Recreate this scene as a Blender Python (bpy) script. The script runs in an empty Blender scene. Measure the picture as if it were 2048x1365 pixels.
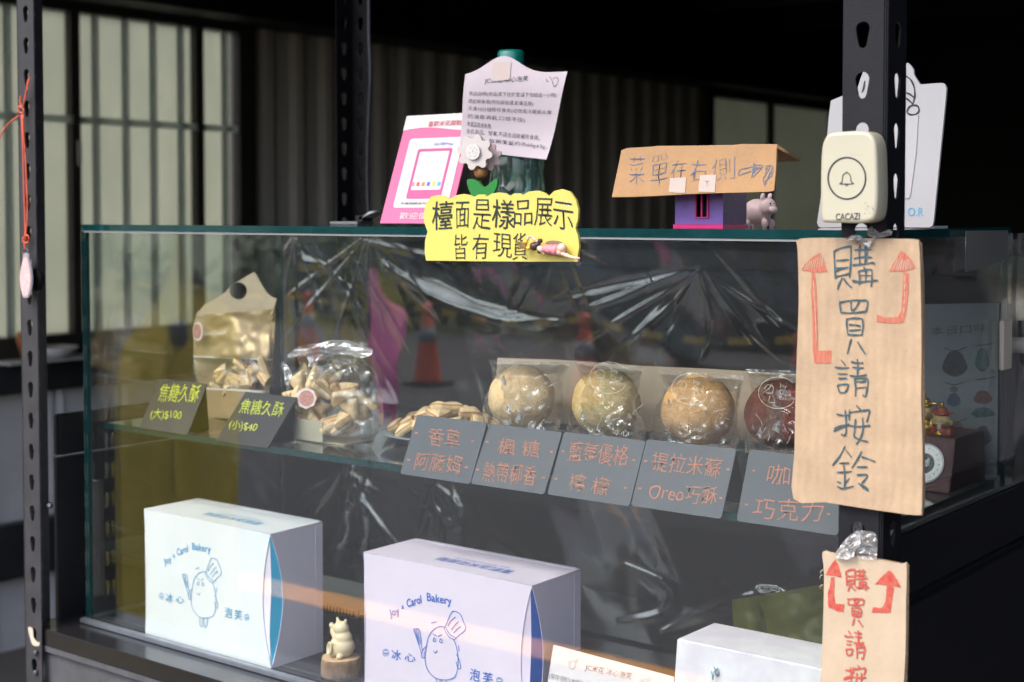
import bpy, bmesh, math, random
import numpy as np
from mathutils import Vector, noise
random.seed(7)
S = bpy.context.scene
COL = S.collection
# ------------------------------------------------------------------ camera
F_, CX, CY = 2912.0, 1024.0, 546.0            # focal length and principal point in pixels of the 2048 wide photograph
pit = math.atan(118 / 2912.0); yaw = math.radians(38.04)
fh = np.array([-math.sin(yaw), math.cos(yaw), 0.0]); Rv = np.array([math.cos(yaw), math.sin(yaw), 0.0])
Vv = fh * math.cos(pit) + np.array([0, 0, -math.sin(pit)]); Uv = np.cross(Rv, Vv)
CAMP = np.array([0, 0, 1.62])
cam = bpy.data.cameras.new('camera'); camo = bpy.data.objects.new('camera', cam); COL.objects.link(camo)
camo.location = CAMP; camo.rotation_euler = (math.pi / 2 - pit, 0, yaw)
cam.sensor_width = 36; cam.lens = F_ / 2048 * 36; cam.shift_y = -(682.5 - CY) / 2048
cam.clip_end = 500; cam.clip_start = 0.05
cam.dof.use_dof = True; cam.dof.focus_distance = 1.40; cam.dof.aperture_fstop = 8.0
S.camera = camo
# ------------------------------------------------------------------ light
W = bpy.data.worlds.new('World'); S.world = W; W.use_nodes = True
nt = W.node_tree; bg = nt.nodes['Background']; sky = nt.nodes.new('ShaderNodeTexSky')
sky.sky_type = 'NISHITA'; sky.sun_disc = False; sky.sun_elevation = math.radians(58); sky.sun_rotation = math.radians(200)
sky.dust_density = 6; sky.air_density = 1.0; sky.ozone_density = 1.5
nt.links.new(sky.outputs[0], bg.inputs[0]); bg.inputs[1].default_value = 0.15
sun = bpy.data.lights.new('sun', 'SUN'); suno = bpy.data.objects.new('sun', sun); COL.objects.link(suno)
sun.energy = .5; sun.angle = math.radians(25); sun.color = (1, .97, .93)
d = Vector((math.sin(math.radians(200)), math.cos(math.radians(200)), math.tan(math.radians(58))))   # towards the sun
suno.rotation_euler = d.to_track_quat('Z', 'Y').to_euler()
S.view_settings.view_transform = 'Standard'; S.view_settings.look = 'None'; S.view_settings.gamma = 1
S.view_settings.use_curve_mapping = False; S.view_settings.exposure = 1.8
S.render.engine = 'CYCLES'
cy = S.cycles; cy.use_denoising = True; cy.max_bounces = 8; cy.transparent_max_bounces = 32; cy.transmission_bounces = 6
cy.glossy_bounces = 4; cy.diffuse_bounces = 4; cy.caustics_reflective = False; cy.caustics_refractive = False
cy.sample_clamp_indirect = 6

# ------------------------------------------------------------------ helpers
def ray(x, y): return Vv * F_ + Rv * (x - CX) - Uv * (y - CY)
def hit(x, y, ax, val):
    r = ray(x, y); i = 'xyz'.index(ax); return CAMP + r * ((val - CAMP[i]) / r[i])

def tag(o, label=None, cat=None, group=None, kind=None):
    if label: o['label'] = label
    if cat: o['category'] = cat
    if group: o['group'] = group
    if kind: o['kind'] = kind
    return o
def thing(name, loc, label, cat, group=None):
    o = bpy.data.objects.new(name, None); COL.objects.link(o); o.location = loc; o.empty_display_size = .02
    return tag(o, label, cat, group)
def origin(o):
    p = Vector((0, 0, 0))
    while o: p += o.location; o = o.parent
    return p
def link(name, me, mat, parent=None, smooth=False, base=None):
    o = bpy.data.objects.new(name, me); COL.objects.link(o)
    if parent:
        o.parent = parent; me.transform(__import__('mathutils').Matrix.Translation(-origin(parent)))
    elif base is not None:
        me.transform(__import__('mathutils').Matrix.Translation(-Vector(base))); o.location = base
    for m in (mat if isinstance(mat, (list, tuple)) else [mat]): me.materials.append(m)
    if smooth: me.polygons.foreach_set('use_smooth', [True] * len(me.polygons))
    me.update(); return o
def mesh(name, vs, fs, mat, parent=None, smooth=False, base=None, midx=None):
    me = bpy.data.meshes.new(name); me.from_pydata([tuple(v) for v in vs], [], fs)
    if midx: me.polygons.foreach_set('material_index', midx)
    return link(name, me, mat, parent, smooth, base)
def from_bm(name, bm, mat, parent=None, smooth=False, base=None):
    me = bpy.data.meshes.new(name); bmesh.ops.recalc_face_normals(bm, faces=bm.faces[:]); bm.to_mesh(me); bm.free()
    return link(name, me, mat, parent, smooth, base)
def bm_box(bm, a, b, bev=0):
    x0, y0, z0 = a; x1, y1, z1 = b
    v = [bm.verts.new(p) for p in ((x0,y0,z0),(x1,y0,z0),(x1,y1,z0),(x0,y1,z0),(x0,y0,z1),(x1,y0,z1),(x1,y1,z1),(x0,y1,z1))]
    f = [bm.faces.new([v[i] for i in q]) for q in ((0,3,2,1),(4,5,6,7),(0,1,5,4),(1,2,6,5),(2,3,7,6),(3,0,4,7))]
    if bev:
        es = list({e for q in f for e in q.edges}); bmesh.ops.bevel(bm, geom=es, offset=bev, segments=2, affect='EDGES')
    return f
def box(name, a, b, mat, parent=None, bev=0, base=None, edge_mat=None, thin=None):
    bm = bmesh.new(); a2 = [min(p, q) for p, q in zip(a, b)]; b2 = [max(p, q) for p, q in zip(a, b)]
    f = bm_box(bm, a2, b2, bev)
    if edge_mat is not None:
        for q in bm.faces:
            if abs(q.normal['xyz'.index(thin)] if q.normal.length else 0) < .5:
                pass
        bm.normal_update()
        for q in bm.faces: q.material_index = 0 if abs(q.normal['xyz'.index(thin)]) > .5 else 1
        return from_bm(name, bm, [mat, edge_mat], parent, False, base)
    return from_bm(name, bm, mat, parent, False, base)

class Frame:
    """a flat (or gently bent) surface in the scene: O origin, u right, v up, n towards the viewer"""
    def __init__(s, O, u, v, bend=None):
        s.O = np.array(O, float); s.u = np.array(u, float); s.u /= np.linalg.norm(s.u)
        v = np.array(v, float); v -= s.u * (v @ s.u); s.v = v / np.linalg.norm(v)
        s.n = np.cross(s.u, s.v); s.bend = bend
    def P(s, a, b, c=0):
        if s.bend: c = c + s.bend(a, b)
        return Vector(s.O + s.u * a + s.v * b + s.n * c)
    def px(s, x, y):
        r = ray(x, y); t = ((s.O - CAMP) @ s.n) / (r @ s.n); q = CAMP + r * t - s.O
        return (q @ s.u, q @ s.v)
def yframe(y, x=0, z=0, bend=None): return Frame((x, y, z), (1, 0, 0), (0, 0, 1), bend)
def lean(BL, BR, TL, y):
    """frame of a card whose foot is at depth y and whose top leans back"""
    o = hit(*BL, 'y', y); r = hit(*BR, 'y', y); t = hit(*TL, 'x', o[0])
    return Frame(o, (1, 0, 0), t - o)
def crop(pts, ox, oy, s): return [(ox + x / s, oy + y / s) for x, y in pts]

def curve_mesh(loops, th, bev=0):
    c = bpy.data.curves.new('c', 'CURVE'); c.dimensions = '2D'; c.fill_mode = 'BOTH' if th else 'FRONT'
    c.extrude = th / 2 if th else 0
    if bev: c.bevel_depth = bev; c.bevel_resolution = 2; c.offset = -bev; c.extrude = max(th / 2 - bev, 0)
    for lp in loops:
        sp = c.splines.new('POLY'); sp.points.add(len(lp) - 1)
        for p, (x, y) in zip(sp.points, lp): p.co = (x, y, 0, 1)
        sp.use_cyclic_u = True
    return to_mesh(c)
def to_mesh(c):
    o = bpy.data.objects.new('t', c); COL.objects.link(o)
    dg = bpy.context.evaluated_depsgraph_get(); me = bpy.data.meshes.new_from_object(o.evaluated_get(dg))
    bpy.data.objects.remove(o); bpy.data.curves.remove(c); return me
def plate(name, fr, loops, th, mat, parent=None, off=0, bev=0, base=None, smooth=False):
    """flat piece of real thickness; its front face lies at height off above the frame"""
    me = curve_mesh(loops, th, bev); me.materials.clear()
    for v in me.vertices: v.co = fr.P(v.co.x, v.co.y, v.co.z + off - th / 2)
    return link(name, me, mat, parent, smooth, base)
def pxs(fr, pts): return [fr.px(*p) for p in pts]
def smooth_loop(pts, n=4, closed=True):
    out = []; N = len(pts)
    rng = range(N) if closed else range(N - 1)
    for i in rng:
        g = (lambda k: pts[k % N]) if closed else (lambda k: pts[min(max(k, 0), N - 1)])
        p0, p1, p2, p3 = [np.array(g(i + k), float) for k in (-1, 0, 1, 2)]
        for j in range(n):
            t = j / n
            out.append(tuple(.5 * ((2 * p1) + (-p0 + p2) * t + (2 * p0 - 5 * p1 + 4 * p2 - p3) * t * t + (-p0 + 3 * p1 - 3 * p2 + p3) * t ** 3)))
    if not closed: out.append(tuple(pts[-1]))
    return out
def rrect(x0, y0, x1, y1, r, n=6):
    out = []
    for cx, cy_, a0 in ((x1 - r, y1 - r, 0), (x0 + r, y1 - r, 90), (x0 + r, y0 + r, 180), (x1 - r, y0 + r, 270)):
        for k in range(n + 1):
            a = math.radians(a0 + 90 * k / n); out.append((cx + r * math.cos(a), cy_ + r * math.sin(a)))
    return out
def ribbons(name, fr, strokes, w, mat, parent, off=.0005, sm=True, thick=.0002, pressure=.25):
    vs, fs = [], []
    for st in strokes:
        if len(st) > 2 and sm: st = smooth_loop(st, 5, False)
        elif len(st) == 2: st = [st[0], tuple((np.array(st[0]) + np.array(st[1])) / 2), st[1]]
        n = len(st); P = [np.array(p, float) for p in st]; b = len(vs); ph = random.uniform(0, 6)
        for i, p in enumerate(P):
            t = P[min(i + 1, n - 1)] - P[max(i - 1, 0)]; L = np.linalg.norm(t) or 1; t = t / L
            nn = np.array([-t[1], t[0]]); ww = w / 2 * (1 + pressure * math.sin(ph + i * .7))
            if i in (0, n - 1): ww *= .72
            for sgn in (1, -1):
                q = p + nn * ww * sgn; vs.append(fr.P(q[0], q[1], off + random.uniform(0, 1e-5)))
            if i: fs.append((b + 2 * i - 2, b + 2 * i, b + 2 * i + 1, b + 2 * i - 1))
    return mesh(name, vs, fs, mat, parent)
FONT_CACHE = {}
def text_mesh(s, thin, spacing=1.0):
    c = bpy.data.curves.new('t', 'FONT'); c.body = s; c.offset = -thin; c.resolution_u = 3; c.space_character = spacing
    return to_mesh(c)
def text(name, fr, s, BL, BR, TL, mat, parent, thin=.0, wob=.02, off=.0006, px=True, spacing=1.0, seed=0):
    """lettering stretched over the parallelogram BL-BR-TL of the surface"""
    me = text_mesh(s, thin, spacing); me.materials.clear()
    co = np.array([v.co[:] for v in me.vertices]); mn, mx = co.min(0), co.max(0); ex = mx - mn
    if px: BL, BR, TL = fr.px(*BL), fr.px(*BR), fr.px(*TL)
    BL, BR, TL = map(np.array, (BL, BR, TL)); asp = ex[0] / ex[1]
    for v in me.vertices:
        a = (v.co.x - mn[0]) / ex[0]; b = (v.co.y - mn[1]) / ex[1]
        a2 = a + wob / asp * (math.sin(5.3 * b + 2.1 * asp * a + seed) + .7 * math.sin(11 * b - 3.7 * asp * a + 1 + seed))
        b2 = b + wob * (math.sin(4.1 * asp * a + seed * 2) + .6 * math.sin(9.3 * asp * a + 2.5 * b))
        q = BL + (BR - BL) * a2 + (TL - BL) * b2
        v.co = fr.P(q[0], q[1], off)
    return link(name, me, mat, parent)
def lathe(name, base, prof, mat, parent=None, n=32, mod=None, smooth=True, own=None):
    vs, fs = [], []
    for i, (r, z) in enumerate(prof):
        for k in range(n):
            a = 2 * math.pi * k / n; rr = r * (mod(a, z) if mod else 1)
            vs.append((base[0] + rr * math.cos(a), base[1] + rr * math.sin(a), base[2] + z))
        if i:
            for k in range(n):
                k2 = (k + 1) % n; fs.append(((i - 1) * n + k, (i - 1) * n + k2, i * n + k2, i * n + k))
    fs.append(tuple(range(n))[::-1]); fs.append(tuple((len(prof) - 1) * n + k for k in range(n)))
    return mesh(name, vs, fs, mat, parent, smooth, base if parent is None else None)
def tube(name, pts, r, mat, parent=None, n=8, sm=5, base=None):
    P = [Vector(p) for p in (smooth3(pts, sm) if sm > 1 and len(pts) > 2 else pts)]
    vs, fs = [], []; up = Vector((0, 0, 1))
    for i, p in enumerate(P):
        t = (P[min(i + 1, len(P) - 1)] - P[max(i - 1, 0)]).normalized()
        a = t.cross(up if abs(t.z) < .95 else Vector((1, 0, 0))).normalized(); b = t.cross(a)
        rr = r(i / (len(P) - 1)) if callable(r) else r
        for k in range(n):
            an = 2 * math.pi * k / n; vs.append(p + a * rr * math.cos(an) + b * rr * math.sin(an))
        if i:
            for k in range(n):
                k2 = (k + 1) % n; fs.append(((i - 1) * n + k, (i - 1) * n + k2, i * n + k2, i * n + k))
    fs.append(tuple(range(n))[::-1]); fs.append(tuple((len(P) - 1) * n + k for k in range(n)))
    return mesh(name, vs, fs, mat, parent, True, base)
def smooth3(pts, n=5):
    out = []; N = len(pts)
    for i in range(N - 1):
        p0, p1, p2, p3 = [np.array(pts[min(max(i + k, 0), N - 1)], float) for k in (-1, 0, 1, 2)]
        for j in range(n):
            t = j / n
            out.append(.5 * ((2 * p1) + (-p0 + p2) * t + (2 * p0 - 5 * p1 + 4 * p2 - p3) * t * t + (-p0 + 3 * p1 - 3 * p2 + p3) * t ** 3))
    out.append(np.array(pts[-1], float)); return out
def blob(name, parts, mat, parent=None, voxel=.001, base=None, smooth_it=3):
    """one continuous body grown from overlapping ellipsoids: parts = (centre, radii, rotation)"""
    bm = bmesh.new(); from mathutils import Matrix, Euler
    for c, r, rot in parts:
        m = Matrix.Translation(c) @ Euler(rot).to_matrix().to_4x4() @ Matrix.Diagonal((*r, 1))
        bmesh.ops.create_uvsphere(bm, u_segments=20, v_segments=14, radius=1, matrix=m)
    me = bpy.data.meshes.new('b'); bm.to_mesh(me); bm.free()
    o = bpy.data.objects.new('b', me); COL.objects.link(o)
    rm = o.modifiers.new('r', 'REMESH'); rm.mode = 'VOXEL'; rm.voxel_size = voxel
    sm = o.modifiers.new('s', 'SMOOTH'); sm.iterations = smooth_it; sm.factor = .6
    m2 = bpy.data.meshes.new_from_object(o.evaluated_get(bpy.context.evaluated_depsgraph_get()))
    bpy.data.objects.remove(o); bpy.data.meshes.remove(me); m2.materials.clear()
    return link(name, m2, mat, parent, True, base)

# ------------------------------------------------------------------ materials
MATS = {}
def mat(name, col, rough=.6, metal=0, spec=.5, bump=0, bscale=80, var=0, vscale=20, vcol=None, coat=0, sub=0, trans=0, stretch=(1, 1, 1), detail=4):
    if name in MATS: return MATS[name]
    m = bpy.data.materials.new(name); m.use_nodes = True; n = m.node_tree; b = n.nodes['Principled BSDF']
    col = (*col, 1) if len(col) == 3 else col
    b.inputs['Base Color'].default_value = col; b.inputs['Roughness'].default_value = rough
    b.inputs['Metallic'].default_value = metal; b.inputs['Specular IOR Level'].default_value = spec
    b.inputs['Coat Weight'].default_value = coat
    if sub: b.inputs['Subsurface Weight'].default_value = sub; b.inputs['Subsurface Radius'].default_value = (.006, .004, .002)
    if var or bump:
        tc = n.nodes.new('ShaderNodeTexCoord'); mp = n.nodes.new('ShaderNodeMapping'); mp.inputs['Scale'].default_value = stretch
        n.links.new(tc.outputs['Object'], mp.inputs['Vector'])
    if var:
        no = n.nodes.new('ShaderNodeTexNoise'); no.inputs['Scale'].default_value = vscale; no.inputs['Detail'].default_value = detail
        no.inputs['Roughness'].default_value = .65
        n.links.new(mp.outputs[0], no.inputs['Vector'])
        rp = n.nodes.new('ShaderNodeValToRGB'); rp.color_ramp.elements[0].position = .32; rp.color_ramp.elements[1].position = .68
        c2 = vcol or tuple(c * (1 - var) for c in col[:3])
        rp.color_ramp.elements[0].color = (*c2, 1); rp.color_ramp.elements[1].color = col
        n.links.new(no.outputs['Fac'], rp.inputs[0]); n.links.new(rp.outputs[0], b.inputs['Base Color'])
        mr = n.nodes.new('ShaderNodeMapRange'); mr.inputs['To Min'].default_value = max(0, rough - .1); mr.inputs['To Max'].default_value = min(1, rough + .12)
        n.links.new(no.outputs['Fac'], mr.inputs[0]); n.links.new(mr.outputs[0], b.inputs['Roughness'])
    if bump:
        n2 = n.nodes.new('ShaderNodeTexNoise'); n2.inputs['Scale'].default_value = bscale; n2.inputs['Detail'].default_value = 5
        n.links.new(mp.outputs[0], n2.inputs['Vector'])
        bp = n.nodes.new('ShaderNodeBump'); bp.inputs['Strength'].default_value = bump; bp.inputs['Distance'].default_value = .002
        n.links.new(n2.outputs['Fac'], bp.inputs['Height']); n.links.new(bp.outputs[0], b.inputs['Normal'])
    MATS[name] = m; return m
def pane_mat(name, tint=(.97, .99, .98), rough=0.0, f0=.04, haze=0, hazecol=(.8, .8, .8), bump=0, bscale=60, power=5, stretch=(1, 1, 1)):
    """thin clear sheet: part passes straight through, part mirrors (more at a grazing angle), a little scatters"""
    if name in MATS: return MATS[name]
    m = bpy.data.materials.new(name); m.use_nodes = True; n = m.node_tree; n.nodes.clear()
    out = n.nodes.new('ShaderNodeOutputMaterial'); tr = n.nodes.new('ShaderNodeBsdfTransparent'); gl = n.nodes.new('ShaderNodeBsdfGlossy')
    tr.inputs[0].default_value = (*tint, 1); gl.inputs['Roughness'].default_value = rough; gl.inputs[0].default_value = (1, 1, 1, 1)
    lw = n.nodes.new('ShaderNodeLayerWeight'); lw.inputs['Blend'].default_value = .5
    pw = n.nodes.new('ShaderNodeMath'); pw.operation = 'POWER'; pw.inputs[1].default_value = power
    ma = n.nodes.new('ShaderNodeMath'); ma.operation = 'MULTIPLY_ADD'; ma.inputs[1].default_value = 1 - f0; ma.inputs[2].default_value = f0
    mx = n.nodes.new('ShaderNodeMixShader')
    n.links.new(lw.outputs['Facing'], pw.inputs[0]); n.links.new(pw.outputs[0], ma.inputs[0]); n.links.new(ma.outputs[0], mx.inputs[0])
    base = tr
    if haze:
        df = n.nodes.new('ShaderNodeBsdfDiffuse'); df.inputs[0].default_value = (*hazecol, 1)
        tl = n.nodes.new('ShaderNodeBsdfTranslucent'); tl.inputs[0].default_value = (*hazecol, 1)
        m3 = n.nodes.new('ShaderNodeMixShader'); m3.inputs[0].default_value = .4; n.links.new(df.outputs[0], m3.inputs[1]); n.links.new(tl.outputs[0], m3.inputs[2])
        m2 = n.nodes.new('ShaderNodeMixShader'); m2.inputs[0].default_value = haze
        n.links.new(tr.outputs[0], m2.inputs[1]); n.links.new(m3.outputs[0], m2.inputs[2]); base = m2
    n.links.new(base.outputs[0], mx.inputs[1]); n.links.new(gl.outputs[0], mx.inputs[2]); n.links.new(mx.outputs[0], out.inputs[0])
    if bump:
        tc = n.nodes.new('ShaderNodeTexCoord'); mp = n.nodes.new('ShaderNodeMapping'); mp.inputs['Scale'].default_value = stretch
        no = n.nodes.new('ShaderNodeTexNoise'); no.inputs['Scale'].default_value = bscale; no.inputs['Detail'].default_value = 3; no.inputs['Distortion'].default_value = 1.2
        bp = n.nodes.new('ShaderNodeBump'); bp.inputs['Strength'].default_value = bump; bp.inputs['Distance'].default_value = .004
        n.links.new(tc.outputs['Object'], mp.inputs[0]); n.links.new(mp.outputs[0], no.inputs['Vector']); n.links.new(no.outputs['Fac'], bp.inputs['Height'])
        n.links.new(bp.outputs[0], gl.inputs['Normal'])
    MATS[name] = m; return m
def wave_mat(name, col, dark, scale, axis='X', rough=.75, strength=.3, noise_var=.15, dist=.001):
    m = mat(name, col, rough, var=noise_var, vscale=25, bump=.15, bscale=400); n = m.node_tree; b = n.nodes['Principled BSDF']
    tc = n.nodes.new('ShaderNodeTexCoord'); wv = n.nodes.new('ShaderNodeTexWave'); wv.bands_direction = axis
    wv.inputs['Scale'].default_value = scale; wv.inputs['Distortion'].default_value = 3.0; wv.inputs['Detail'].default_value = 3; wv.inputs['Detail Scale'].default_value = 1.5
    n.links.new(tc.outputs['Object'], wv.inputs[0])
    bp = n.nodes.new('ShaderNodeBump'); bp.inputs['Strength'].default_value = strength; bp.inputs['Distance'].default_value = dist
    n.links.new(wv.outputs['Fac'], bp.inputs['Height'])
    old = b.inputs['Normal'].links[0].from_socket; n.links.new(old, bp.inputs['Normal']); n.links.new(bp.outputs[0], b.inputs['Normal'])
    src = b.inputs['Base Color'].links[0].from_socket
    mx = n.nodes.new('ShaderNodeMix'); mx.data_type = 'RGBA'; mx.inputs[7].default_value = (*dark, 1)
    mr = n.nodes.new('ShaderNodeMath'); mr.operation = 'MULTIPLY'; mr.inputs[1].default_value = .2; n.links.new(wv.outputs['Fac'], mr.inputs[0])
    n.links.new(mr.outputs[0], mx.inputs[0]); n.links.new(src, mx.inputs[6]); n.links.new(mx.outputs[2], b.inputs['Base Color'])
    return m
BLACK = mat('black_steel', (.009, .010, .014), .5, spec=.25, bump=.12, bscale=600, var=.3, vscale=30)
BLACKD = mat('flat_black', (.005, .005, .006), .6, spec=.3)
GREYST = mat('dark_grey_post', (.034, .034, .039), .5, bump=.1, bscale=500, var=.3, vscale=40)
BOARD = mat('black_board', (.012, .012, .014), .18, var=.2, vscale=15)
SIDEP = mat('black_panel', (.004, .0045, .007), .5, bump=.05, bscale=500)
ALU = mat('aluminium', (.28, .31, .35), .4, metal=.85, var=.15, vscale=60)
BEAMG = mat('grey_beam', (.07, .075, .085), .5, var=.3, vscale=40, bump=.1, bscale=200)
GLASS = pane_mat('case_glass', (.95, .972, .965), .0, .072, haze=.006, hazecol=(.7, .75, .75))
GEDGE = mat('glass_edge', (.004, .042, .045), .15, coat=.5, var=.3, vscale=30)
GEDGEL = mat('pale_glass_edge', (.09, .2, .19), .2, var=.3, vscale=90)
KRAFT = wave_mat('kraft_card', (.44, .325, .212), (.33, .225, .14), 38, 'X', strength=.4, noise_var=.28)
KRAFT2 = mat('plain_kraft', (.43, .345, .25), .8, var=.14, vscale=30, bump=.12, bscale=500)
KRAFTO = mat('orange_kraft', (.42, .25, .12), .75, var=.18, vscale=25, bump=.2, bscale=300)
KEDGE = mat('card_edge', (.33, .22, .13), .9, var=.5, vscale=300)
INK = mat('blue_black_ink', (.018, .035, .055), .5, var=.5, vscale=300, vcol=(.05, .12, .14))
INKB = mat('blue_pen_ink', (.09, .14, .24), .6)
INKG = mat('black_marker', (.012, .022, .02), .5)
RED = mat('red_marker', (.36, .065, .045), .6, var=.5, vscale=130, vcol=(.44, .18, .11), stretch=(5, 1, .6))
RED2 = mat('deep_red_marker', (.36, .03, .025), .6, var=.4, vscale=200, vcol=(.42, .11, .075))
YEL = wave_mat('yellow_board', (.64, .56, .13), (.56, .48, .09), 95, 'X', .4, .25, .06, .0006)
CREAM = mat('cream_plastic', (.455, .44, .34), .32, coat=.1, var=.04, vscale=20)
CHARC = mat('charcoal_print', (.02, .025, .03), .5)
SLATE = mat('slate_card', (.052, .066, .084), .5, bump=.05, bscale=500, var=.1, vscale=40)
SLATEB = mat('black_price_card', (.02, .021, .024), .42, var=.15, vscale=40)
COPPER = mat('copper_chalk', (.48, .18, .10), .5, var=.35, vscale=500)
LIME = mat('lime_chalk', (.55, .62, .04), .6, var=.2, vscale=500)
WHITEBOX = mat('white_box_card', (.72, .765, .81), .4, var=.07, vscale=9, bump=.06, bscale=30)
LILACBOX = mat('lilac_box_card', (.65, .59, .72), .4, var=.05, vscale=12)
WBSIDE = mat('white_box_side', (.78, .72, .82), .5)  # side copy of the white card, shading tint and extra brightness mixed in
CYAN = mat('cyan_flap', (.02, .62, 1.0), .45)
BLUE = mat('blue_flap', (.01, .14, .62), .45)
PRBLUE = mat('light_blue_print', (.07, .33, .60), .5)
PRNAVY = mat('blue_print', (.035, .13, .50), .5)
PAPER = mat('note_paper', (.62, .55, .59), .7, bump=.08, bscale=90, var=.04, vscale=30)
WHITE = mat('white_plastic', (.50, .50, .51), .4)
PINK = mat('pink_print', (.62, .11, .26), .45)
PINKW = mat('white_print', (.60, .58, .60), .45)
TAPE = pane_mat('sticky_tape', (.95, .95, .95), .12, .12, haze=.25, bump=.8, bscale=90)
FILM = pane_mat('cling_film', (.93, .94, .95), .09, .16, haze=.012, bump=.08, bscale=14, power=3)
BAGF = pane_mat('cellophane', (.96, .96, .96), .07, .08, haze=.02, bump=.25, bscale=60, power=3)

def specks(m, scale, thr, col, seed=0):
    n = m.node_tree; b = n.nodes['Principled BSDF']; tc = n.nodes.new('ShaderNodeTexCoord'); mp = n.nodes.new('ShaderNodeMapping'); mp.inputs['Location'].default_value = (seed, 0, 0)
    no = n.nodes.new('ShaderNodeTexNoise'); no.inputs['Scale'].default_value = scale; no.inputs['Detail'].default_value = 6; no.inputs['Roughness'].default_value = .7
    n.links.new(tc.outputs['Object'], mp.inputs[0]); n.links.new(mp.outputs[0], no.inputs['Vector'])
    rp = n.nodes.new('ShaderNodeMapRange'); rp.inputs['From Min'].default_value = thr; rp.inputs['From Max'].default_value = thr + .03; n.links.new(no.outputs['Fac'], rp.inputs[0])
    mx = n.nodes.new('ShaderNodeMix'); mx.data_type = 'RGBA'; mx.inputs[7].default_value = (*col, 1)
    s_ = b.inputs['Base Color']
    if s_.links: n.links.new(s_.links[0].from_socket, mx.inputs[6])
    else: mx.inputs[6].default_value = s_.default_value
    n.links.new(rp.outputs[0], mx.inputs[0]); n.links.new(mx.outputs[2], s_)
specks(BLACK, 130, .685, (.12, .115, .11)); specks(GREYST, 160, .66, (.16, .155, .15), 3); specks(BEAMG, 120, .68, (.2, .2, .2))
specks(KRAFT, 260, .70, (.12, .07, .04)); specks(KRAFT2, 240, .70, (.15, .09, .05)); specks(SLATE, 220, .71, (.2, .2, .2)); specks(CREAM, 60, .72, (.32, .28, .2)); specks(YEL, 90, .71, (.45, .36, .03))
# ------------------------------------------------------------------ street in front of the shop (seen mirrored in the glass)
ASPH = mat('asphalt', (.036, .040, .048), .85, var=.3, vscale=1.5, bump=.4, bscale=60)
CONC = mat('shop_concrete', (.16, .15, .14), .8, var=.3, vscale=2, bump=.3, bscale=40)
GRASSM = mat('verge_green', (.05, .075, .025), .9, var=.6, vscale=2)
# ground
def sheet(name, x0, x1, y0, y1, z, m, n=1):
    return tag(mesh(name, [(x0, y0, z), (x1, y0, z), (x1, y1, z), (x0, y1, z)], [(0, 1, 2, 3)], m), kind='structure')
sheet('ground', -200, 200, -200, 200, -.16, GRASSM)
sheet('road', -200, 200, -13.5, -.7, -.10, ASPH)
sheet('bounce_ground', -40, -4.9, -.6, 30, -.12, mat('bounce_pale', (.42, .42, .38), .9, var=.2, vscale=1))  # unseen pale ground added to bounce daylight into the frosted panes
box_f = box('shop_floor', (-5.2, -.7, -.15), (3.4, 10.4, 0), CONC); tag(box_f, kind='structure')
ORANGE = mat('orange_road_paint', (.75, .32, .05), .7, var=.15, vscale=8)
sheet('road_edge_line', -60, 40, -2.32, -2.12, -.096, ORANGE)
YPAINT = mat('yellow_tape', (.8, .45, .03), .6)
CONE = mat('orange_cone', (.90, .09, .03), .45); CBLK = mat('rubber', (.02, .02, .02), .8)
cone_def = [((-12.05, -9.3), 'orange traffic cone beside the pink pennant, farthest of the row'), ((-9.67, -8.66), 'orange traffic cone second farthest along the striped tape'),
            ((-7.49, -8.31), 'orange traffic cone with a dark cap before the dark van'), ((-5.0, -7.58), 'orange traffic cone nearest the shop, partly behind the big cardboard sign')]
src = None
for i, ((x, y), lab) in enumerate(cone_def):
    if src is None:
        t = thing('traffic_cone', (x, y, -.1), lab, 'traffic cone', 'traffic cones along the road')
        box('base_plate', (x - .19, y - .19, -.1), (x + .19, y + .19, -.065), CBLK, t)
        lathe('cone_body', (x, y, -.065), [(.15, 0), (.135, .03), (.088, .40), (.048, .66), (.03, .67)], CONE, t)
        lathe('reflective_band', (x, y, -.065), [(.094, .40), (.0705, .55)], mat('band_white', (.3, .3, .3), .5), t)
        lathe('tip_cap', (x, y, .6), [(.05, 0), (.055, .03), (.05, .12), (.02, .13)], CONE, t)
        src = t
    else:
        t = src.copy(); COL.objects.link(t); t.location = (x, y, -.1); t['label'] = lab
        for ch in src.children:
            c = ch.copy(); COL.objects.link(c); c.parent = t
cps = [Vector((x, y, .68)) for (x, y), _ in cone_def]; cps = [cps[0] + Vector((-5, -1.2, 0))] + cps + [cps[-1] + Vector((4, 1.2, 0))]
tp = thing('barrier_tape', cps[1], 'yellow and black striped barrier tape strung between the traffic cones', 'tape')
for k in range(len(cps) - 1):
    a, b = cps[k], cps[k + 1]; n = 10
    for j in range(n):
        p = a.lerp(b, j / n); q = a.lerp(b, (j + 1) / n); s0 = -.09 * math.sin(math.pi * j / n); s1 = -.09 * math.sin(math.pi * (j + 1) / n)
        mesh('tape_stripe', [p + Vector((0, 0, s0 - .03)), q + Vector((0, 0, s1 - .03)), q + Vector((0, 0, s1 + .03)), p + Vector((0, 0, s0 + .03))], [(0, 1, 2, 3)], YPAINT if j % 2 else CBLK, tp)
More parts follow.
